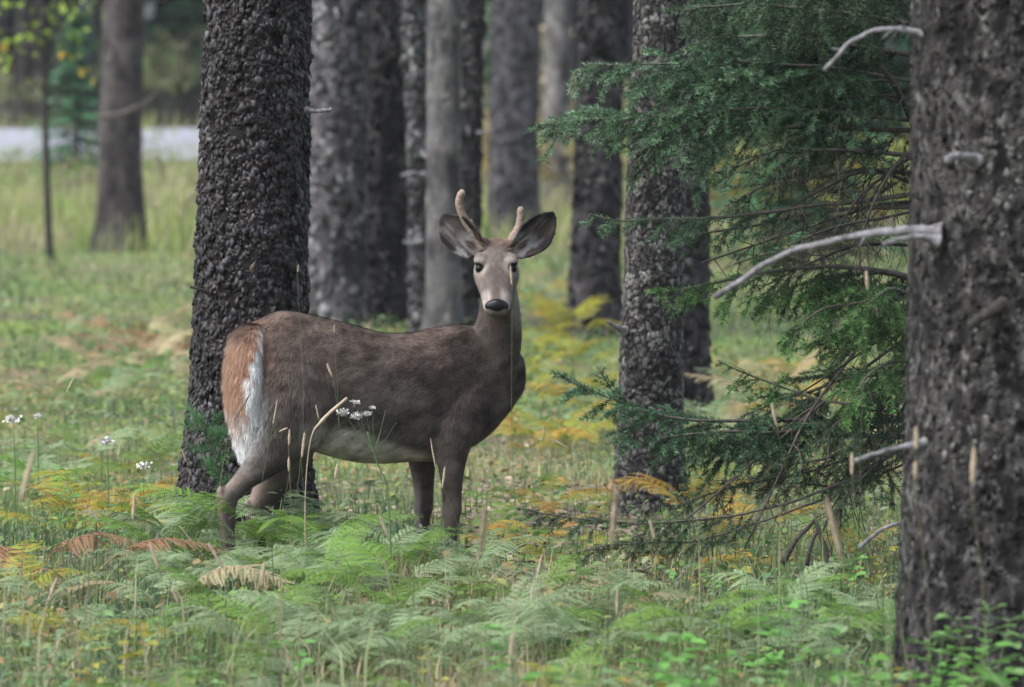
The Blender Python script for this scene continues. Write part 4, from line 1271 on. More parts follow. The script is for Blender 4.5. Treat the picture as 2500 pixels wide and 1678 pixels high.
# the forest edge beyond the road
def far_forest():
    r = rng(91)
    zs = np.concatenate([np.arange(-.2, 6.5, .12), np.linspace(7, 16, 10)])
    meshes = []
    for k in range(4):
        n = 26
        th = np.arange(n) * 2 * math.pi / n
        ZZ, TT = np.meshgrid(zs, th, indexing='ij'); Z, T = ZZ.ravel(), TT.ravel()
        R = (1 - Z / 18) * (1 + .3 * np.exp(-Z.clip(0) / .4))
        x, y = R * np.cos(T), R * np.sin(T)
        nn = fbm(np.stack([x * 3, y * 3, Z * 1.6 + k * 9], 1), 3, k)
        R = R * (1 + .16 * (nn - .5))
        i = np.arange(len(zs) - 1)[:, None] * n; j = np.arange(n)[None, :]; j2 = (j + 1) % n
        F = np.stack([(i + j).ravel(), (i + j2).ravel(), (i + n + j2).ravel(), (i + n + j).ravel()], 1)
        meshes.append(fast_mesh('trunk', np.stack([R * np.cos(T), R * np.sin(T), Z], 1), F, M[('bark_dark', 'bark_grey', 'bark_blue_shade', 'bark_brown')[k]], smooth=True, rel=nn))
    spots = [(12, 122), (60, 119.5), (105, 123), (150, 121), (205, 119), (240, 125), (300, 124), (395, 130), (440, 123), (520, 136), (75, 132), (130, 138), (180, 129), (30, 135)]
    for q in range(40):
        spots.append((r.uniform(-250, 2750), r.uniform(120, 165)))
    spots.sort()
    for i, (px, Y) in enumerate(spots):
        x = (px - 1250) * Y / FPX
        root = empty('far_tree', (x, Y, g1(x, Y)))
        t = link('trunk', meshes[i % 4], root); s = r.uniform(.16, .34)
        t.scale = (s, s, 1); t.rotation_euler = (r.normal(0, .02), r.normal(0, .03), r.uniform(0, 6))
        c = link('crown', CROWN[i % 2], root); c.scale = (1.3, 1.3, .9); c.location.z = -2.0; c.rotation_euler = (0, 0, r.uniform(0, 6))
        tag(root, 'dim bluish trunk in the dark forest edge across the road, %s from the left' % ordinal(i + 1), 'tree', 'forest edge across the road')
    cpx = np.sort(r.uniform(-250, 2750, 24))
    for i in range(24):
        px, Y = cpx[i], r.uniform(124, 160)
        x = (px - 1250) * Y / FPX
        root = empty('young_conifer', (x, Y, g1(x, Y)))
        t = link('trunk', FART, root); c = link('boughs', FARC[i % 3], root)
        s = r.uniform(.8, 1.4); c.scale = (s, s, s); t.scale = (s, s, s); c.rotation_euler = (0, 0, r.uniform(0, 6))
        tag(root, 'dim young conifer in the dark forest edge across the road, %s from the left' % ordinal(i + 1), 'conifer', 'conifers of the forest edge')
    # the wood behind reads as one mass
    V, F, C = [], [], []
    n = 26000
    X = r.uniform(-75, 75, n); Y = r.uniform(166, 200, n); Z = base_z(Y) + r.random(n) ** .8 * 17
    p = np.stack([X, Y, Z], 1)
    d = nrm(r.normal(0, 1, (n, 3)) + np.array((0, -.3, -.5))) * r.uniform(.5, 1.3, (n, 1))
    e = nrm(np.cross(d, r.normal(0, 1, (n, 3)))) * r.uniform(.25, .6, (n, 1))
    V = np.stack([p, p + d + e, p + d - e], 1).reshape(-1, 3)
    c = np.array((.018, .030, .028)) * r.uniform(.5, 1.5, (n, 1))
    o = link('forest', fast_mesh('forest', V, np.arange(n * 3).reshape(-1, 3), M['needles'], np.repeat(c, 3, 0)))
    tag(o, 'dark distant wood closing the view beyond the road', 'forest', None, 'stuff')
M['bark_blue_shade'] = bark_mat('bark_blue_shade', (.025, .027, .036), (.05, .054, .068), (.08, .085, .10), (.12, .12, .14), .2, 3, .9, .2, .3, fine=8)  # blue shade of the far forest edge put into the bark colour
far_forest()
# ---------------------------------------------------------------- ferns
def frond_mesh(seed, L=.46, stipe=.24, a0=14, a1=46, a2=104, Lp=.175):
    """one bracken frond arching toward +x from its stalk's foot at the origin"""
    r = rng(seed)
    n = 44
    tot = L + stipe
    s = np.linspace(0, tot, n)
    a = np.radians(np.interp(s, [0, stipe, stipe + L * .45, tot], [a0, a1, (a1 + a2) / 2 + 8, a2])) + r.normal(0, .02, n).cumsum() * .25
    ds = tot / (n - 1)
    x = np.concatenate([[0], np.cumsum(np.sin(a[:-1]) * ds)]); z = np.concatenate([[0], np.cumsum(np.cos(a[:-1]) * ds)])
    y = np.cumsum(r.normal(0, .0014, n))
    Q = np.stack([x, y, z], 1)
    T = nrm(np.gradient(Q, axis=0))
    sv, sf = tube(Q, np.linspace(.0032, .0008, n), 4)
    V, F, o = [], [], 0
    npin = 14
    tt = np.linspace(0, .985, npin) ** .93
    for k, t in enumerate(tt):
        si = stipe + L * t
        p = np.array([np.interp(si, s, Q[:, c]) for c in range(3)])
        tg = nrm(np.array([np.interp(si, s, T[:, c]) for c in range(3)]))
        for sg in (-1, 1):
            S = np.array((0, sg, 0.0))
            Nn = nrm(np.cross(tg, S) * sg); Nn = Nn if Nn[2] > 0 else -Nn
            lp = Lp * (1 - t) ** .78 * min(1.0, .72 + t * 2.2) * r.uniform(.88, 1.08) + .010
            d = nrm(S * .90 + tg * (.38 + .25 * t) + Nn * r.normal(0, .16))
            m = max(3, int(lp / .0098))
            prev = p.copy(); dv = d
            for q in range(m):
                u = q / m
                dv = nrm(dv - Nn * .045 + r.normal(0, .012, 3) + tg * .01)
                cur = prev + dv * (lp / m)
                pl = (.21 * lp * (1 - u) ** .8 * min(1, .6 + u * 3) + .0035) * r.uniform(.88, 1.1)
                pl = min(pl, .034)
                w = dv * (.46 * lp / m)
                side = nrm(np.cross(Nn, dv))
                for s2 in (-1, 1):
                    e = cur + (side * s2 * .92 + dv * .38) * pl - Nn * pl * .20
                    mid = cur + (side * s2 * .92 + dv * .30) * pl * .45
                    V += [cur - w * .75, mid + w * .85, e, mid - w * .85]
                    F += [(o, o + 1, o + 2), (o, o + 2, o + 3)]
                    o += 4
                prev = cur
    V, F = np.array(V), np.array(F)
    return join([(sv, sf), (V, F)])

FR = []
for i, kw in enumerate([dict(), dict(L=.40, stipe=.20, a1=52, a2=100), dict(L=.52, stipe=.26, a1=40, a2=108, Lp=.19), dict(L=.36, stipe=.16, a1=58, a2=112, Lp=.15),
                        dict(L=.44, stipe=.28, a0=8, a1=34, a2=92), dict(L=.48, stipe=.2, a1=60, a2=98, Lp=.18), dict(L=.42, stipe=.22, a1=48, a2=118, Lp=.16)]):
    v, f = frond_mesh(100 + i, **kw)
    FR.append(fast_mesh('frond', v, f, None))
FCOL = {
    'pale green': leaf_mat('fern_pale', (.19, .26, .135), .3, .3, .5, .25),
    'green': leaf_mat('fern_green', (.12, .22, .042), .3, .34, .5, .2),
    'yellow-green': leaf_mat('fern_yellowgreen', (.24, .26, .03), .3, .36, .5, .2, hue_noise=(.30, .17, .035)),
    'yellow': leaf_mat('fern_yellow', (.36, .27, .05), .25, .35, .55, .3, hue_noise=(.32, .13, .035)),
    'rusty brown': leaf_mat('fern_rust', (.30, .165, .10), .3, .2, .7, .2),
    'straw-coloured': leaf_mat('fern_straw', (.34, .28, .17), .25, .25, .7, .2),
}
for me in FR:
    me.materials.append(FCOL['green'])

def fern(x, y, colour, nf, sc, label, group, r, z=None, az=None, tilt=0):
    root = empty('bracken_fern', (x, y, (g1(x, y) if z is None else z) - .01))
    a0 = r.uniform(0, 6.283) if az is None else az
    for k in range(nf):
        o = bpy.data.objects.new('frond', FR[r.integers(len(FR))])
        COL.objects.link(o)
        o.parent = root
        o.material_slots[0].link = 'OBJECT'
        o.material_slots[0].material = FCOL[colour]
        o.rotation_euler = (r.normal(0, .12), r.normal(tilt, .10), a0 + k * 6.283 / nf + r.normal(0, .3))
        s = sc * r.uniform(.8, 1.15)
        o.scale = (s, s, s)
    tag(root, label, 'fern', group)
    return root

def fern_zone(n, px, py, weights, sc, place, seed, nf=(2, 4)):
    r = rng(seed)
    cs = list(weights); w = np.array([weights[c] for c in cs], float); w /= w.sum()
    xs = np.sort(r.uniform(px[0], px[1], n))
    pick = [cs[r.choice(len(cs), p=w)] for _ in range(n)]
    seen = {}
    for x_, c in zip(xs, pick):
        Y = gY(r.uniform(*py)); x = (x_ - 1250) * Y / FPX
        seen[c] = seen.get(c, 0) + 1
        lab = '%s bracken fern %s' % (c, place)
        if pick.count(c) > 1:
            lab += ', %s such from left' % ordinal(seen[c])
        fern(x, Y, c, int(r.integers(nf[0], nf[1] + 1)), sc * r.uniform(.8, 1.15), lab, 'ferns ' + place, r)

# bed in front of the deer (photo px of the foot)
fern_zone(30, (420, 1130), (1445, 1530), {'pale green': 6, 'green': 4}, .53, 'right below the deer', 201)
fern_zone(34, (400, 1500), (1540, 1680), {'pale green': 5, 'green': 4, 'yellow-green': .6}, .60, 'in the bed ahead of the deer', 202)
fern_zone(32, (1250, 2200), (1530, 1680), {'pale green': 7, 'green': 2, 'straw-coloured': .4}, .60, 'in the bed below the spruce', 203)
fern_zone(20, (300, 2200), (1700, 1900), {'pale green': 5, 'green': 4, 'yellow-green': 1}, .55, 'lowest in view', 204)
fern_zone(10, (0, 420), (1500, 1680), {'green': 3, 'pale green': 3, 'yellow-green': 1}, .55, 'beside the rusty dead fern', 205)
# left middle ground
fern_zone(8, (110, 320), (1300, 1360), {'yellow-green': 4, 'yellow': 1}, .62, 'in the autumn clump by the flaky trunk', 206, (2, 4))
fern_zone(26, (-60, 460), (960, 1260), {'pale green': 6, 'green': 3, 'straw-coloured': 1.5, 'yellow-green': 1}, .62, 'in the clearing by the flaky trunk', 207)
fern_zone(18, (150, 470), (850, 960), {'pale green': 4, 'straw-coloured': 2, 'rusty brown': 2}, .7, 'far back in the clearing', 208)
# behind the deer, right
fern_zone(24, (1265, 1520), (900, 1120), {'pale green': 6, 'yellow-green': 3, 'yellow': 1}, .68, 'between the deer and the plated trunk', 209)
fern_zone(14, (1280, 1420), (760, 880), {'yellow': 1.5, 'pale green': 3, 'yellow-green': 3}, .75, 'beyond the deer\'s head', 210)
fern_zone(10, (1130, 1480), (1240, 1400), {'yellow': 3, 'green': 2, 'yellow-green': 2}, .45, 'beside the deer\'s forelegs', 211)
fern_zone(22, (1640, 2180), (900, 1120), {'pale green': 4, 'yellow': 2.5, 'straw-coloured': 2, 'yellow-green': 2}, .7, 'behind the spruce boughs', 212)
fern_zone(12, (1660, 2150), (1230, 1420), {'yellow': 3, 'green': 3, 'pale green': 2}, .5, 'under the spruce boughs', 213)
fern_zone(9, (430, 800), (1425, 1455), {'pale green': 6, 'green': 3}, .78, 'hiding the deer\'s hind feet', 214, (3, 4))
fern_zone(6, (960, 1200), (1430, 1470), {'pale green': 5, 'green': 4}, .46, 'hiding the deer\'s forefeet', 215, (3, 4))
r_ = rng(250)
def fern_at(px, py, colour, nf, sc, label, az=None, tilt=0):
    Y = gY(py); x = (px - 1250) * Y / FPX
    fern(x, Y, colour, nf, sc, label, None, r_, None, az, tilt)
fern_at(60, 1480, 'rusty brown', 3, 1.0, 'rusty dead bracken fern collapsed beside the grass edge', 0.2, .25)
fern_at(200, 1470, 'rusty brown', 2, .95, 'rusty dead bracken fern drooping toward the flaky trunk', 0.0, .25)
fern_at(420, 1530, 'straw-coloured', 2, .9, 'faded straw fern lying below the flaky trunk', 2.9, .3)
fern_at(1330, 1290, 'yellow', 3, .7, 'golden fern low in the litter by the plated trunk')
fern_at(1700, 1330, 'yellow', 3, .8, 'golden fern glowing under the spruce\'s sagging bough')
fern_at(1690, 1260, 'yellow', 2, .9, 'orange-yellow fern just past the plated trunk\'s foot')
fern_at(1900, 1060, 'straw-coloured', 2, 1.0, 'long straw fern frond crossing the dark trunk\'s foot', 3.1)

# ---------------------------------------------------------------- grass, herbs and litter
def field(n, py, px, r, pw=1.0):
    v = py[0] + (py[1] - py[0]) * r.random(n) ** pw
    Y = gY(v); X = (r.uniform(px[0], px[1], n) - 1250) * Y / FPX
    return X, Y

def palette(r, X, Y, cols, w, scale=.9, s=0):
    """pick colours in drifting patches"""
    cols = np.array(cols); w = np.array(w, float); w /= w.sum()
    q = np.clip(.75 * (fbm(np.stack([X * scale, Y * scale * .35, X * 0], 1), 3, 300 + s) - .5) * 2.2 + .5 + r.normal(0, .22, len(X)), 0, .999)
    cw = np.concatenate([[0], np.cumsum(w)])
    i = np.clip(np.searchsorted(cw, q, 'right') - 1, 0, len(cols) - 1)
    return cols[i] * r.uniform(.75, 1.25, (len(X), 1))

def blades(name, X, Y, h, wd, col, r, label, mat, lean=.55, kind='stuff', cat='grass'):
    n = len(X)
    Z = gz(X, Y)
    b = np.stack([X, Y, Z - .01], 1)
    az = r.uniform(0, 6.283, n)
    dv = np.stack([np.cos(az), np.sin(az), np.zeros(n)], 1)
    fa = az + r.uniform(.8, 2.3, n)
    sd = np.stack([np.cos(fa), np.sin(fa), np.zeros(n)], 1) * wd[:, None] * .5
    ln = (r.random(n) ** 1.2 * lean)[:, None]
    hh = h[:, None]; up = np.array((0, 0, 1.0))
    p1 = b + up * hh * .58 + dv * hh * ln * .28
    p3 = b + up * hh * (1 - .30 * ln) + dv * hh * ln * 1.0
    V = np.stack([b - sd * .8, b + sd * .8, p1 - sd * .9, p1 + sd * .9, p3], 1).reshape(-1, 3)
    f = np.array([(0, 1, 3), (0, 3, 2), (2, 3, 4)])
    F = (np.arange(n)[:, None, None] * 5 + f[None]).reshape(-1, 3)
    C = np.repeat(col, 5, 0)
    o = link(name, fast_mesh(name, V, F, M[mat], C))
    tag(o, label, cat, None, kind)

GREENS = [(.07, .115, .06), (.09, .145, .055), (.13, .165, .10), (.14, .18, .06), (.175, .185, .085), (.23, .21, .12), (.27, .235, .165)]
r = rng(401)
X1, Y1 = field(32000, (1380, 1900), (-900, 3400), r)
X2, Y2 = field(36000, (880, 1400), (-700, 3200), r)
X3, Y3 = field(30000, (560, 900), (-500, 3000), r)
Xa = np.concatenate([X1, X2, X3]); Ya = np.concatenate([Y1, Y2, Y3])
pxa = 1250 + Xa * FPX / Ya
bare = (np.abs(pxa - 1350) < 230) & (Ya > 20.0) & (Ya < 26)
keep = ~(bare & (r.random(len(Xa)) < .8))
Xa, Ya = Xa[keep], Ya[keep]
far = sstep(26, 60, Ya)
clump = fbm(np.stack([Xa * 2.2, Ya * 1.2, Xa * 0], 1), 2, 77)
h = (.05 + .17 * r.random(len(Xa)) ** 1.6) * (.55 + .9 * clump) * (1 - .30 * sstep(21, 25, Ya) + .5 * sstep(45, 62, Ya))
w = (.0045 + .004 * r.random(len(Xa))) * (1 + 1.2 * far)
blades('grass', Xa, Ya, h, w, palette(r, Xa, Ya, GREENS, (1.5, 2.5, 3, 3, 2.5, 2, 1.6)), r, 'soft green woodland grass spread over the forest floor', 'leaf_vc', 1.0)
# tall pale grass towards the road
r = rng(402)
Xd, Yd_ = field(22000, (425, 640), (-500, 3000), r)
blades('dry_grass', Xd, Yd_, (.25 + .35 * r.random(len(Xd))), .010 + .008 * r.random(len(Xd)), palette(r, Xd, Yd_, [(.17, .24, .06), (.24, .27, .09), (.29, .25, .15), (.31, .26, .18), (.21, .25, .08)], (2, 2, 2, 1.5, 2), .5, 3), r,
       'tall pale yellow grass growing toward the road', 'leaf_vc', .9)

r = rng(405)
Xt, Yt = field(1000, (1560, 2150), (-900, 3400), r)
blades('tall_grass', Xt, Yt, .22 + .30 * r.random(len(Xt)), .0035 + .003 * r.random(len(Xt)), palette(r, Xt, Yt, [(.13, .17, .09), (.17, .20, .10), (.24, .21, .13), (.27, .23, .16)], (2, 2, 2, 2), 1.2, 5), r,
       'sparse tall pale grass rising in front of the ferns', 'leaf_vc', 1.25)

def leaflets(name, X, Y, zmax, size, col, r, label, mat, flat=.5, cat='plants'):
    n = len(X)
    Z = gz(X, Y) + zmax * r.random(n)
    p = np.stack([X, Y, Z], 1)
    az = r.uniform(0, 6.283, n)
    d = np.stack([np.cos(az), np.sin(az), r.normal(0, flat, n)], 1); d = nrm(d)
    sd = nrm(np.cross(d, np.stack([r.normal(0, flat * .7, n), r.normal(0, flat * .7, n), np.ones(n)], 1)))
    up = np.cross(sd, d)
    s = size[:, None]
    V = np.stack([p, p + d * s * .35 + sd * s * .30 + up * s * .06, p + d * s * .75 + sd * s * .24 + up * s * .04, p + d * s - up * s * .08,
                  p + d * s * .75 - sd * s * .24 + up * s * .04, p + d * s * .35 - sd * s * .30 + up * s * .06], 1).reshape(-1, 3)
    f = np.array([(0, 1, 5), (1, 2, 4), (1, 4, 5), (2, 3, 4)])
    F = (np.arange(n)[:, None, None] * 6 + f[None]).reshape(-1, 3)
    o = link(name, fast_mesh(name, V, F, M[mat], np.repeat(col, 6, 0)))
    tag(o, label, cat, None, 'stuff')
r = rng(403)
Xh, Yh = field(30000, (900, 1900), (-900, 3400), r)
Xg, Yg = field(22000, (640, 1100), (-600, 3100), r)
Xh, Yh = np.concatenate([Xh, Xg]), np.concatenate([Yh, Yg])
pxh = 1250 + Xh * FPX / Yh
kh = ~((np.abs(pxh - 1350) < 260) & (Yh > 20) & (Yh < 26) & (r.random(len(Xh)) < .7))
Xh, Yh = Xh[kh], Yh[kh]
leaflets('ground_herbs', Xh, Yh, .14, (.018 + .028 * r.random(len(Xh)) ** 1.5) * (1 + 1.3 * sstep(24, 60, Yh)), palette(r, Xh, Yh, [(.06, .125, .05), (.09, .165, .055), (.13, .185, .055), (.13, .175, .10), (.185, .19, .07), (.22, .155, .075)], (2, 3, 2.5, 2.5, 2.2, .7), 1.3, 7), r,
         'low leafy herbs covering the forest floor', 'leaf_vc')
r = rng(404)
Xl, Yl = field(20000, (900, 1900), (-900, 3400), r)
Xm, Ym = field(5000, (1180, 1480), (1000, 2200), r)
Xl, Yl = np.concatenate([Xl, Xm]), np.concatenate([Yl, Ym])
leaflets('leaf_litter', Xl, Yl, .025, .022 + .035 * r.random(len(Xl)), palette(r, Xl, Yl, [(.10, .07, .055), (.17, .125, .10), (.24, .19, .14), (.28, .225, .15), (.26, .15, .06)], (2, 2, 2, 2, .6), 1.5, 9), r,
         'brown fallen leaves lying among the plants', 'litter', .2, 'litter')
# ---------------------------------------------------------------- seed stalks, flowers, seedlings, shrubs
def seed_stalk(hx, hy, lean, hl, Y, label, rad=.0045, stem='straw', foot=None, plume=False):
    """timothy-like stalk; (hx, hy) = middle of the head in the 2336 view, lean in degrees, hl = head length in view px"""
    c = at3(hx, hy, Y)
    a = math.radians(lean)
    d = np.array((math.sin(a), 0.05, math.cos(a)))
    L = hl * k_ * Y / FPX
    top, bot = c + d * L / 2, c - d * L / 2
    gx = c[0] - (math.sin(a) * (c[2]) * .55 if foot is None else -foot)
    gxy = np.array((gx, Y + .02, g1(gx, Y + .02)))
    rad = rad * .78
    root = empty('grass_stalk', gxy)
    mid = (gxy + bot) / 2 + np.array((-(math.sin(a)) * .05 + .05 * math.sin(hx), 0, 0))
    Q = catmull(np.array([gxy - (0, 0, .01), mid, bot - d * .02, bot]), 8) - gxy
    v, f = tube(Q, np.linspace(.0008, .0005, len(Q)), 4)
    link('stem', fast_mesh('stem', v, f, M[stem]), root)
    r = rng(int(hx * 7 + hy))
    n = 14
    t = np.linspace(0, 1, n)
    S = bot + (top - bot) * t[:, None] - gxy
    prof = np.interp(t, [0, .08, .5, .9, 1], [.25, .7, 1, .7, .15])
    v, f = tube(S, rad * prof, 8, .25, int(hx))
    m = 130 if not plume else 420
    tt = r.random(m); p = bot + (top - bot) * tt[:, None] - gxy
    rd = r.normal(0, 1, (m, 3)); rd = nrm(rd - np.outer(rd @ d, d))
    e = p + rd * (rad * (1.7 if not plume else 3.5) * np.interp(tt, t, prof) * r.uniform(.7, 1.2, m))[:, None] + d * (.004 if not plume else .015)
    w = nrm(np.cross(rd, d)) * .0011
    pv = np.stack([p - w, p + w, e], 1).reshape(-1, 3)
    V, F = join([(v, f), (pv, np.arange(m * 3).reshape(-1, 3))])
    link('seed_head', fast_mesh('seed_head', V, F, M['seed']), root)
    tag(root, label, 'grass stalk', 'dry seed stalks')

ST = [
    (680, 613, 5, 16, 20.2, 'thin stalk whose tiny seed head shows on the flaky trunk', .004),
    (763, 750, 0, 18, 20.3, 'thin stalk with its seed head just over the deer\'s loin', .004),
    (752, 845, -22, 32, 20.2, 'green stalk with a plump tan seed head on the deer\'s flank', .006),
    (724, 940, -12, 34, 20.2, 'stalk with a short tan seed head beside the curved dry reed', .004),
    (646, 981, 65, 20, 20.0, 'stalk with a nodding cream seed head on the deer\'s thigh', .005),
    (660, 998, 2, 36, 19.6, 'stalk with a pale upright seed head on the deer\'s thigh', .006),
    (659, 1060, 0, 32, 19.4, 'stalk with a pale seed head below the deer\'s thigh', .006),
    (692, 1015, 6, 60, 19.0, 'stalk with a blurred tan seed head before the deer\'s stifle', .006),
    (768, 1075, 8, 36, 18.6, 'stalk with a tan seed head under the deer\'s flank', .007),
    (628, 940, 10, 60, 20.2, 'tan upright stalk along the deer\'s thigh', .0035),
    (1012, 1090, 8, 50, 19.6, 'stalk with a stout tan seed head between the deer\'s forelegs', .006),
    (988, 1035, -10, 70, 20.0, 'slender grey stalk crossing the deer\'s elbow', .0035),
    (1166, 628, -4, 46, 19.0, 'tall stalk with a tan seed head beside the deer\'s eye', .005),
    (1240, 986, 2, 34, 20.5, 'short stalk with an upright seed head before the plated trunk', .004),
    (1277, 1012, -62, 44, 20.4, 'stalk with a drooping tan seed head before the plated trunk', .0035),
    (1978, 640, -4, 46, 16.8, 'tall stalk with a tan seed head among the bright spruce boughs', .007),
    (1766, 946, -12, 54, 17.4, 'stalk with a leaning tan seed head before the low spruce bough', .006),
    (2090, 1000, 0, 54, 14.8, 'stalk with a tan seed head at the mottled trunk\'s edge', .008),
    (2088, 1072, 2, 42, 14.6, 'stalk with a lower tan seed head at the mottled trunk\'s edge', .007),
    (2220, 1062, 3, 84, 14.2, 'stalk with a long tan seed head on the mottled trunk', .009),
    (1944, 1060, 0, 50, 16.0, 'stalk with a pale seed head at the tip of the grey stub', .008),
    (305, 1156, 3, 62, 18.2, 'stalk with an upright tan seed head over the autumn ferns', .007),
    (208, 1170, -42, 54, 18.2, 'stalk with a leaning tan seed head over the autumn ferns', .006),
    (62, 1085, 14, 120, 14.4, 'tall blurred stalk with a long pale seed head by the clearing', .008),
    (352, 1268, -20, 66, 17.6, 'stalk with a tan seed head beside the rusty dead fern', .007),
    (875, 1200, -22, 54, 18.6, 'stalk with a leaning tan seed head below the deer\'s belly', .006),
    (492, 1268, -32, 66, 17.8, 'stalk with a leaning seed head below the deer\'s hock', .007),
    (400, 1360, -25, 40, 17.4, 'low stalk with a small seed head below the deer\'s hock', .006),
    (1228, 1305, 12, 84, 18.2, 'straw blade-like stalk standing in the ferns below the plated trunk', .006),
    (1408, 1372, 2, 66, 17.0, 'stalk with a tan seed head standing in the spruce fern bed', .006),
    (1488, 1208, -15, 46, 17.0, 'stalk with a cream seed head before the plated trunk\'s foot', .007),
    (1166, 1490, 4, 90, 15.8, 'blurred tan stalk at the lowest edge among the herbs', .007),
    (120, 1345, 20, 60, 17.0, 'tan stalk leaning over the rusty dead fern', .006),
    (600, 1310, 6, 60, 17.0, 'blurred tan stalk over the pale ferns below the deer\'s hind legs', .007),
    (1190, 1060, 4, 30, 21.5, 'small tan stalk behind the deer\'s chest', .004),
    (160, 880, 25, 40, 24, 'tan stalk leaning in the green clearing', .006),
    (420, 1040, -20, 30, 21.5, 'small tan stalk before the flaky trunk\'s flank', .005),
]
for (a, b, c, d, e, l, rd) in ST:
    seed_stalk(a, b, c, d, e, l, rd, stem='green_stem' if (int(a) % 3) else 'straw')
seed_stalk(1905, 1215, -14, 150, 15.6, 'feathery pale grass plume blurred before the propped sticks', .010, plume=True)
seed_stalk(1400, 1180, 5, 130, 15.2, 'feathery pale grass plume blurred before the plated trunk\'s foot', .008, plume=True)
seed_stalk(1100, 1215, 6, 110, 15.6, 'faint feathery grass plume beside the deer\'s foreleg', .007, plume=True)
seed_stalk(548, 935, 32, 70, 20.0, 'slender feathery stalk slanting over the deer\'s tail', .003, plume=True)

def reed(pts, Y, ra, label):
    P = np.array([at3(a, b, Y + c) for a, b, c in pts])
    P[0, 2] = g1(P[0, 0], P[0, 1]) - .01
    Q = catmull(P, 8)
    v, f = tube(Q - P[0], ra * np.interp(np.linspace(0, 1, len(Q)), [0, .55, .75, 1], [.22, .3, 1, .8]), 6, .15, 3)
    o = link('dry_reed', fast_mesh('dry_reed', v, f, M['seed'])); o.location = P[0]
    tag(o, label, 'reed')
reed([(700, 1400, 0), (696, 1150, 0), (708, 1008, 0), (735, 960, 0), (792, 908, 0)], 19.8, .0065, 'curved dry reed arching across the deer\'s flank')
reed([(430, 1420, 0), (470, 1290, 0), (440, 1240, .0), (410, 1200, 0)], 19.4, .002, 'thin dark twig leaning before the deer\'s hock')
reed([(1560, 1380, 0), (1470, 1230, 0), (1400, 1110, 0), (1350, 1050, 0)], 19.8, .0018, 'long thin stem slanting before the plated trunk')

# white umbels
def umbel(heads, stem, Y, label, sticks=()):
    P = np.array([at3(a, b, Y) for a, b in stem])
    P[0, 2] = g1(P[0, 0], Y) - .01
    org = P[0].copy()
    root = empty('white_flower', org)
    Q = catmull(P, 8) - org
    prs = [tube(Q, np.linspace(.003, .0018, len(Q)), 6)]
    s0, s1 = [], []
    for (hx, hy, hr) in list(heads) + [(a, b, 0) for a, b in sticks]:
        e = at3(hx, hy, Y + .01) - org
        m_ = (Q[-6] + e) / 2 + np.array((0, 0, -.01))
        s0 += [Q[-6], m_]; s1 += [m_, e]
    s0, s1 = np.array(s0), np.array(s1)
    prs.append(prisms(s0, s1, np.full(len(s0), .0013), np.full(len(s0), .0009)))
    V, F = join(prs)
    link('stem', fast_mesh('stem', V, F, M['green_stem']), root)
    r = rng(int(stem[0][0]))
    for (hx, hy, hr) in heads:
        c = at3(hx, hy, Y + .01) - org
        R = hr * k_ * Y / FPX
        m = 90
        p = c + r.normal(0, 1, (m, 3)) * np.array((R * .5, R * .5, R * .22))
        d = nrm(r.normal(0, 1, (m, 3)) + (0, -.4, .6)) * R * .32
        w = nrm(np.cross(d, r.normal(0, 1, (m, 3)))) * R * .22
        vv = np.stack([p, p + d + w, p + d * 1.3, p + d - w], 1).reshape(-1, 3)
        link('flower_head', fast_mesh('flower_head', vv, np.arange(m * 4).reshape(-1, 4), M['petal']), root)
    tag(root, label, 'flower')
umbel([(785, 942, 13), (812, 950, 12), (836, 945, 9), (810, 918, 9), (850, 930, 6)], [(895, 1330), (885, 1130), (862, 1060), (838, 985)], 19.8, 'white-headed umbel flower standing across the deer\'s belly',
      [(905, 962), (868, 985), (880, 935)])
umbel([(30, 958, 18)], [(36, 1180), (34, 1050), (31, 985)], 23.5, 'white flower cluster at the edge of the clearing')
umbel([(243, 1008, 17)], [(250, 1220), (247, 1100), (244, 1030)], 22.5, 'white flower cluster in the grass beside the flaky trunk')
umbel([(326, 1064, 15)], [(330, 1250), (328, 1150), (326, 1085)], 21.8, 'pinkish-white flower cluster nearest to the flaky trunk')
umbel([(86, 950, 8)], [(88, 1120), (87, 1020), (86, 965)], 24.5, 'tiny white flower in the green clearing')

# pine seedling before the flaky trunk
def pine_seedling():
    Y = 22.2
    r = rng(71)
    P = np.array([at3(a, b, Y) for a, b in ((520, 1290), (512, 1180), (500, 1080), (478, 1000), (462, 950))])
    P[0, 2] = g1(P[0, 0], Y) - .01
    org = P[0].copy()
    root = empty('pine_seedling', org)
    Q = catmull(P, 8) - org
    v, f = tube(Q, np.linspace(.006, .002, len(Q)), 6)
    link('stem', fast_mesh('stem', v, f, M['spruce_wood']), root)
    s0, s1 = [], []
    for i in range(len(Q) // 3, len(Q) - 1):
        s0.append(Q[i]); s1.append(Q[i + 1])
        if i % 3 == 0:
            for q in range(2):
                d = nrm(r.normal(0, 1, 3) * (1, 1, .3) + (0, 0, .4)) * r.uniform(.06, .13)
                s0.append(Q[i]); s1.append(Q[i] + d)
    s0, s1 = np.array(s0), np.array(s1)
    cols = np.tile(np.array((.05, .13, .045)), (len(s0), 1))
    nv_, nf_, nc_ = needles_on(s0, s1, 900, .055, .0009, r, cols)
    o = link('needles', fast_mesh('needles', nv_, nf_, M['needles'], nc_), root); o['kind'] = 'stuff'
    tag(root, 'small green pine seedling growing against the flaky trunk behind the deer\'s tail', 'seedling')
pine_seedling()

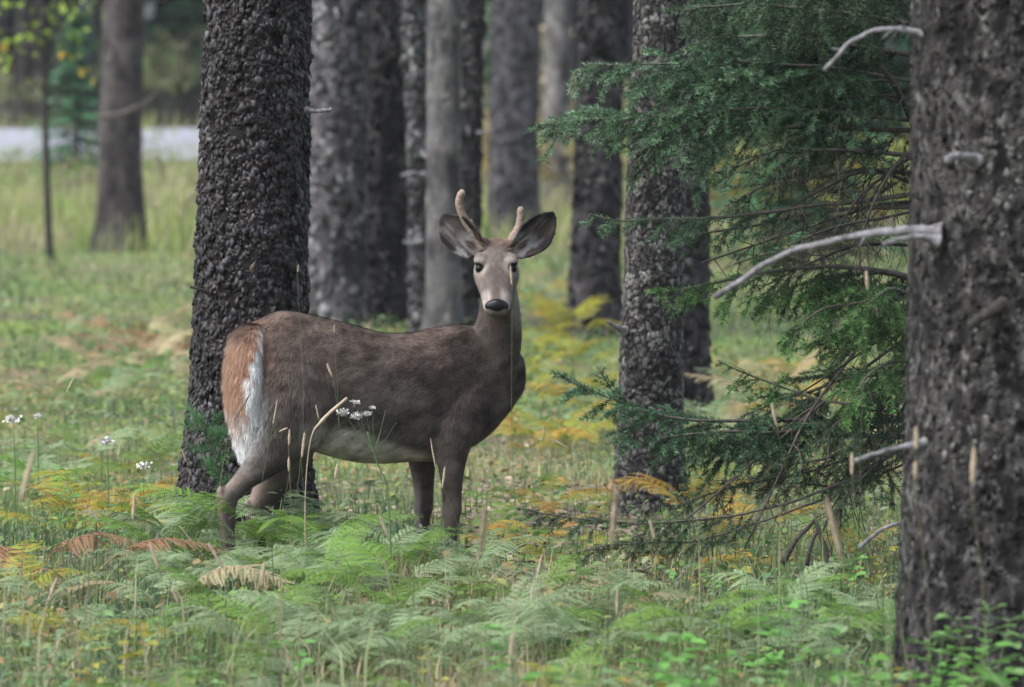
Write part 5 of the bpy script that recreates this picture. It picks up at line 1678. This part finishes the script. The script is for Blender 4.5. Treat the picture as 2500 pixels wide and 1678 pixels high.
# leafy herbs one can tell apart, nearest to us
def herb_mesh(seed, nl, h, ls):
    r = rng(seed)
    s0, s1, V, F, o = [], [], [], [], 0
    p = np.zeros(3); dv = np.array((r.normal(0, .2), r.normal(0, .2), 1.0))
    m = 7
    for k in range(m):
        dv = nrm(dv + r.normal(0, .13, 3)); e = p + dv * h / m
        s0.append(p); s1.append(e)
        for q in range(max(1, nl // m)):
            a = r.uniform(0, 6.283)
            d = nrm(np.array((math.cos(a), math.sin(a), r.uniform(-.1, .5))))
            st = e + d * r.uniform(.015, .05)
            s0.append(e); s1.append(st)
            L = ls * r.uniform(.6, 1.15) * (1.1 - .4 * k / m); sd = nrm(np.cross(d, (r.normal(0, .3), r.normal(0, .3), 1))); up = np.cross(sd, d)
            d2 = nrm(d + np.array((0, 0, -.25)))
            n = 8
            ring = []
            for g in range(n):
                b = 2 * math.pi * g / n
                u = .5 - .5 * math.cos(b); wv = math.sin(b) * .36 * (1.12 - .3 * u)
                ring.append(st + d2 * L * u + sd * L * wv + up * abs(wv) * L * .35)
            V += [st + d2 * L * .5] + ring
            F += [(o, o + 1 + g, o + 1 + (g + 1) % n) for g in range(n)]
            o += n + 1
        p = e
    pv, pf = prisms(np.array(s0), np.array(s1), np.full(len(s0), .0016), np.full(len(s0), .0012))
    return join([(np.array(V), np.array(F)), (pv, pf)])
HM = [fast_mesh('leaves', *herb_mesh(500 + i, n, h, l)) for i, (n, h, l) in enumerate([(22, .24, .055), (16, .18, .05), (28, .30, .045), (14, .14, .06)])]
HCOL = [('bright green', leaf_mat('herb_bright', (.12, .29, .06), .25, .4, .45, .4)), ('soft green', leaf_mat('herb_soft', (.13, .23, .085), .25, .35, .5, .4)), ('yellowing', leaf_mat('herb_yellow', (.26, .26, .05), .3, .4, .5, .3, hue_noise=(.34, .14, .03)))]
for me in HM:
    me.materials.append(HCOL[0][1])
def herb_zone(n, px, py, w, place, seed, sc=1.0):
    r = rng(seed)
    xs = np.sort(r.uniform(px[0], px[1], n)); seen = {}
    pick = [int(r.choice(3, p=np.array(w) / sum(w))) for _ in range(n)]
    for x_, c in zip(xs, pick):
        Y = gY(r.uniform(*py)); x = (x_ - 1250) * Y / FPX
        o = bpy.data.objects.new('leafy_herb', HM[r.integers(4)]); COL.objects.link(o)
        o.location = (x, Y, g1(x, Y)); o.rotation_euler = (0, 0, r.uniform(0, 6.283)); s = sc * r.uniform(.75, 1.2); o.scale = (s, s, s)
        o.material_slots[0].link = 'OBJECT'; o.material_slots[0].material = HCOL[c][1]
        seen[c] = seen.get(c, 0) + 1
        tag(o, '%s leafy herb %s, %s such from left' % (HCOL[c][0], place, ordinal(seen[c])), 'herb', 'leafy herbs ' + place)
herb_zone(36, (1900, 2480), (1690, 1930), (5, 1, .3), 'before the mottled trunk\'s foot', 601, 1.15)
herb_zone(34, (1250, 1950), (1720, 1930), (4, 2, .5), 'in the low growth below the spruce ferns', 602, 1.1)
herb_zone(20, (0, 700), (1650, 1950), (1, 4, 1.5), 'in the grassy corner below the rusty fern', 603, .9)
herb_zone(14, (400, 1300), (1560, 1800), (2, 3, 1), 'among the ferns below the deer', 604, .8)
herb_zone(16, (1640, 2180), (1420, 1560), (2, 3, 2), 'in the litter under the spruce', 605, .75)
herb_zone(12, (-20, 420), (1200, 1420), (2, 3, 2), 'by the autumn ferns', 606, .8)

# sapling and shrubs in the far clearing
def leaf_cluster(P, ls, cols, r):
    n = len(P)
    d = nrm(r.normal(0, 1, (n, 3)) + (0, 0, -.2)); sd = nrm(np.cross(d, r.normal(0, 1, (n, 3))))
    s = ls * r.uniform(.6, 1.2, (n, 1))
    V = np.stack([P, P + d * s * .5 + sd * s * .38, P + d * s, P + d * s * .5 - sd * s * .38], 1).reshape(-1, 3)
    return V, np.arange(n * 4).reshape(-1, 4), np.repeat(cols, 4, 0)

def shrub(px, Y, H, spread, nst, leafcols, label, seed, nleaf=5, ls=.07, name='bare_shrub', cat='shrub', rad=.012, single=False):
    r = rng(seed)
    x = (px - 1250) * Y / FPX
    root = empty(name, (x, Y, g1(x, Y)))
    segs = []
    for k in range(nst):
        a = r.uniform(0, 6.283)
        d = np.array((math.cos(a) * spread, math.sin(a) * spread, 1.0)) if not single else np.array((.02, 0, 1.0))
        segs += twiggery(np.array((r.normal(0, .1), r.normal(0, .1), -.05)) if not single else (0, 0, -.05), d, H * r.uniform(.75, 1.1), r, 2, rad, .11)
    s0 = np.array([s[0] for s in segs]); s1 = np.array([s[1] for s in segs]); rr = np.array([s[2] for s in segs]).clip(.003, 1)
    v, f = prisms(s0, s1, rr, rr * .8)
    link('stems' if not single else 'trunk', fast_mesh('stems', v, f, M['shrub_wood']), root)
    tips = s1[(rr < rad * .55) & (s1[:, 2] > H * .25)]
    if len(tips) and nleaf:
        P = np.repeat(tips, nleaf, 0) + r.normal(0, .05, (len(tips) * nleaf, 3))
        if len(P) > 9000:
            P = P[r.choice(len(P), 9000, replace=False)]
        c = np.array(leafcols)[r.integers(0, len(leafcols), len(P))] * r.uniform(.7, 1.3, (len(P), 1))
        V, F, C = leaf_cluster(P, ls, c, r)
        o = link('leaves', fast_mesh('leaves', V, F, M['leaf_vc'], C), root); o['kind'] = 'stuff'
    tag(root, label, cat)
M['shrub_wood'] = plain_mat('shrub_wood', (.13, .115, .10), .85, .2, .3, 10)
TAN = [(.26, .20, .15), (.30, .25, .17), (.22, .19, .13)]
YEL = [(.32, .26, .06), (.38, .25, .06), (.24, .26, .07), (.30, .24, .12)]
GRN = [(.10, .20, .05), (.15, .24, .06), (.20, .27, .07)]
shrub(440, 72, .9, .8, 9, TAN + [(.16, .2, .08)], 'tangled tan shrub between the lone brown trunk and the flaky trunk', 701, 3, .06)
shrub(400, 119, 3.4, .6, 9, TAN + GRN, 'dull green shrub across the road behind the lone brown trunk', 702, 4, .09)
shrub(90, 119, 2.2, .7, 7, GRN + TAN, 'low green bush across the road by the thin sapling', 703, 4, .07)
shrub(165, 80, 1.0, .5, 6, GRN + TAN, 'spindly roadside shrub between the sapling and the lone brown trunk', 712, 2, .06)
shrub(20, 84, .75, .6, 5, GRN + TAN, 'spindly roadside shrub beyond the sapling', 713, 2, .06)
shrub(405, 88, 1.2, .5, 5, GRN + TAN, 'spindly roadside shrub behind the lone brown trunk', 714, 2, .06)
shrub(1190, 82, 1.5, .5, 9, TAN + YEL, 'tan shrub behind the deer\'s antlers', 704, 4, .07)
shrub(1350, 78, 1.8, .5, 10, YEL + TAN, 'yellowing shrub beyond the deer\'s upright ear', 705, 5, .07)
shrub(1310, 95, 3.2, .4, 10, TAN + [(.2, .21, .16)], 'tall greyish shrub between the far trunks', 706, 4, .09)
shrub(1640, 85, 2.6, .5, 10, TAN + GRN, 'tall dull shrub behind the dark straight trunk', 707, 4, .09)
shrub(1800, 70, 1.6, .6, 10, YEL + GRN, 'yellow-green shrub glimpsed under the spruce boughs', 708, 5, .07)
shrub(1950, 90, 3.0, .5, 11, GRN + TAN, 'tall pale shrub behind the spruce', 709, 5, .09)
shrub(2080, 66, 1.9, .6, 10, GRN + YEL, 'green shrub behind the spruce beside the mottled trunk', 710, 5, .07)
shrub(950, 90, 2.0, .6, 8, GRN + TAN, 'dull shrub hidden behind the crowded trunks', 711, 4, .08)
def sapling():
    Y = 62.0
    r = rng(733)
    P = np.array([at3(a, b, Y) for a, b in ((116, 600), (108, 450), (104, 300), (100, 150), (96, 20), (92, -90))])
    P[0, 2] = g1(P[0, 0], Y) - .05
    org = P[0].copy()
    root = empty('leafy_sapling', org)
    Q = catmull(P, 8) - org
    v, f = tube(Q, np.linspace(.045, .02, len(Q)), 8, .15, 4)
    link('trunk', fast_mesh('trunk', v, f, M['dark_twig'], smooth=True), root)
    CL = [(18, 14), (62, -4), (110, 8), (160, 14), (164, 62), (58, 82), (92, 74), (12, 124), (28, 118), (-20, 60), (232, 20), (170, 95), (45, 100), (150, 35), (80, -40), (200, -30)]
    YL = [(136, 130), (191, 160), (6, 132)]
    for i, (a, b) in enumerate(CL + YL):
        e = at3(a, b, Y + r.uniform(-.5, .5)) - org
        z0 = max(.5, e[2] - r.uniform(.15, .5))
        st = np.array([np.interp(z0, Q[:, 2], Q[:, c]) for c in range(3)])
        B = catmull(np.array([st, (st + e) / 2 + (0, 0, .06), e]), 5)
        v, f = tube(B, np.linspace(.012, .005, len(B)), 5)
        link('branch', fast_mesh('branch', v, f, M['dark_twig']), root)
        n = 6 if i < len(CL) else 3
        p = e + r.normal(0, .09 if i < len(CL) else .04, (n, 3))
        cc = np.tile(np.array((.16, .235, .03) if i < len(CL) else (.34, .24, .03)), (n, 1)) * r.uniform(.75, 1.25, (n, 1))
        V, F, C = leaf_cluster(p, .12, cc, r)
        o = link('leaves', fast_mesh('leaves', V, F, M['leaf_vc'], C), root); o['kind'] = 'stuff'
    tag(root, 'thin leafy sapling with yellow-green leaves near the road', 'sapling')
sapling()
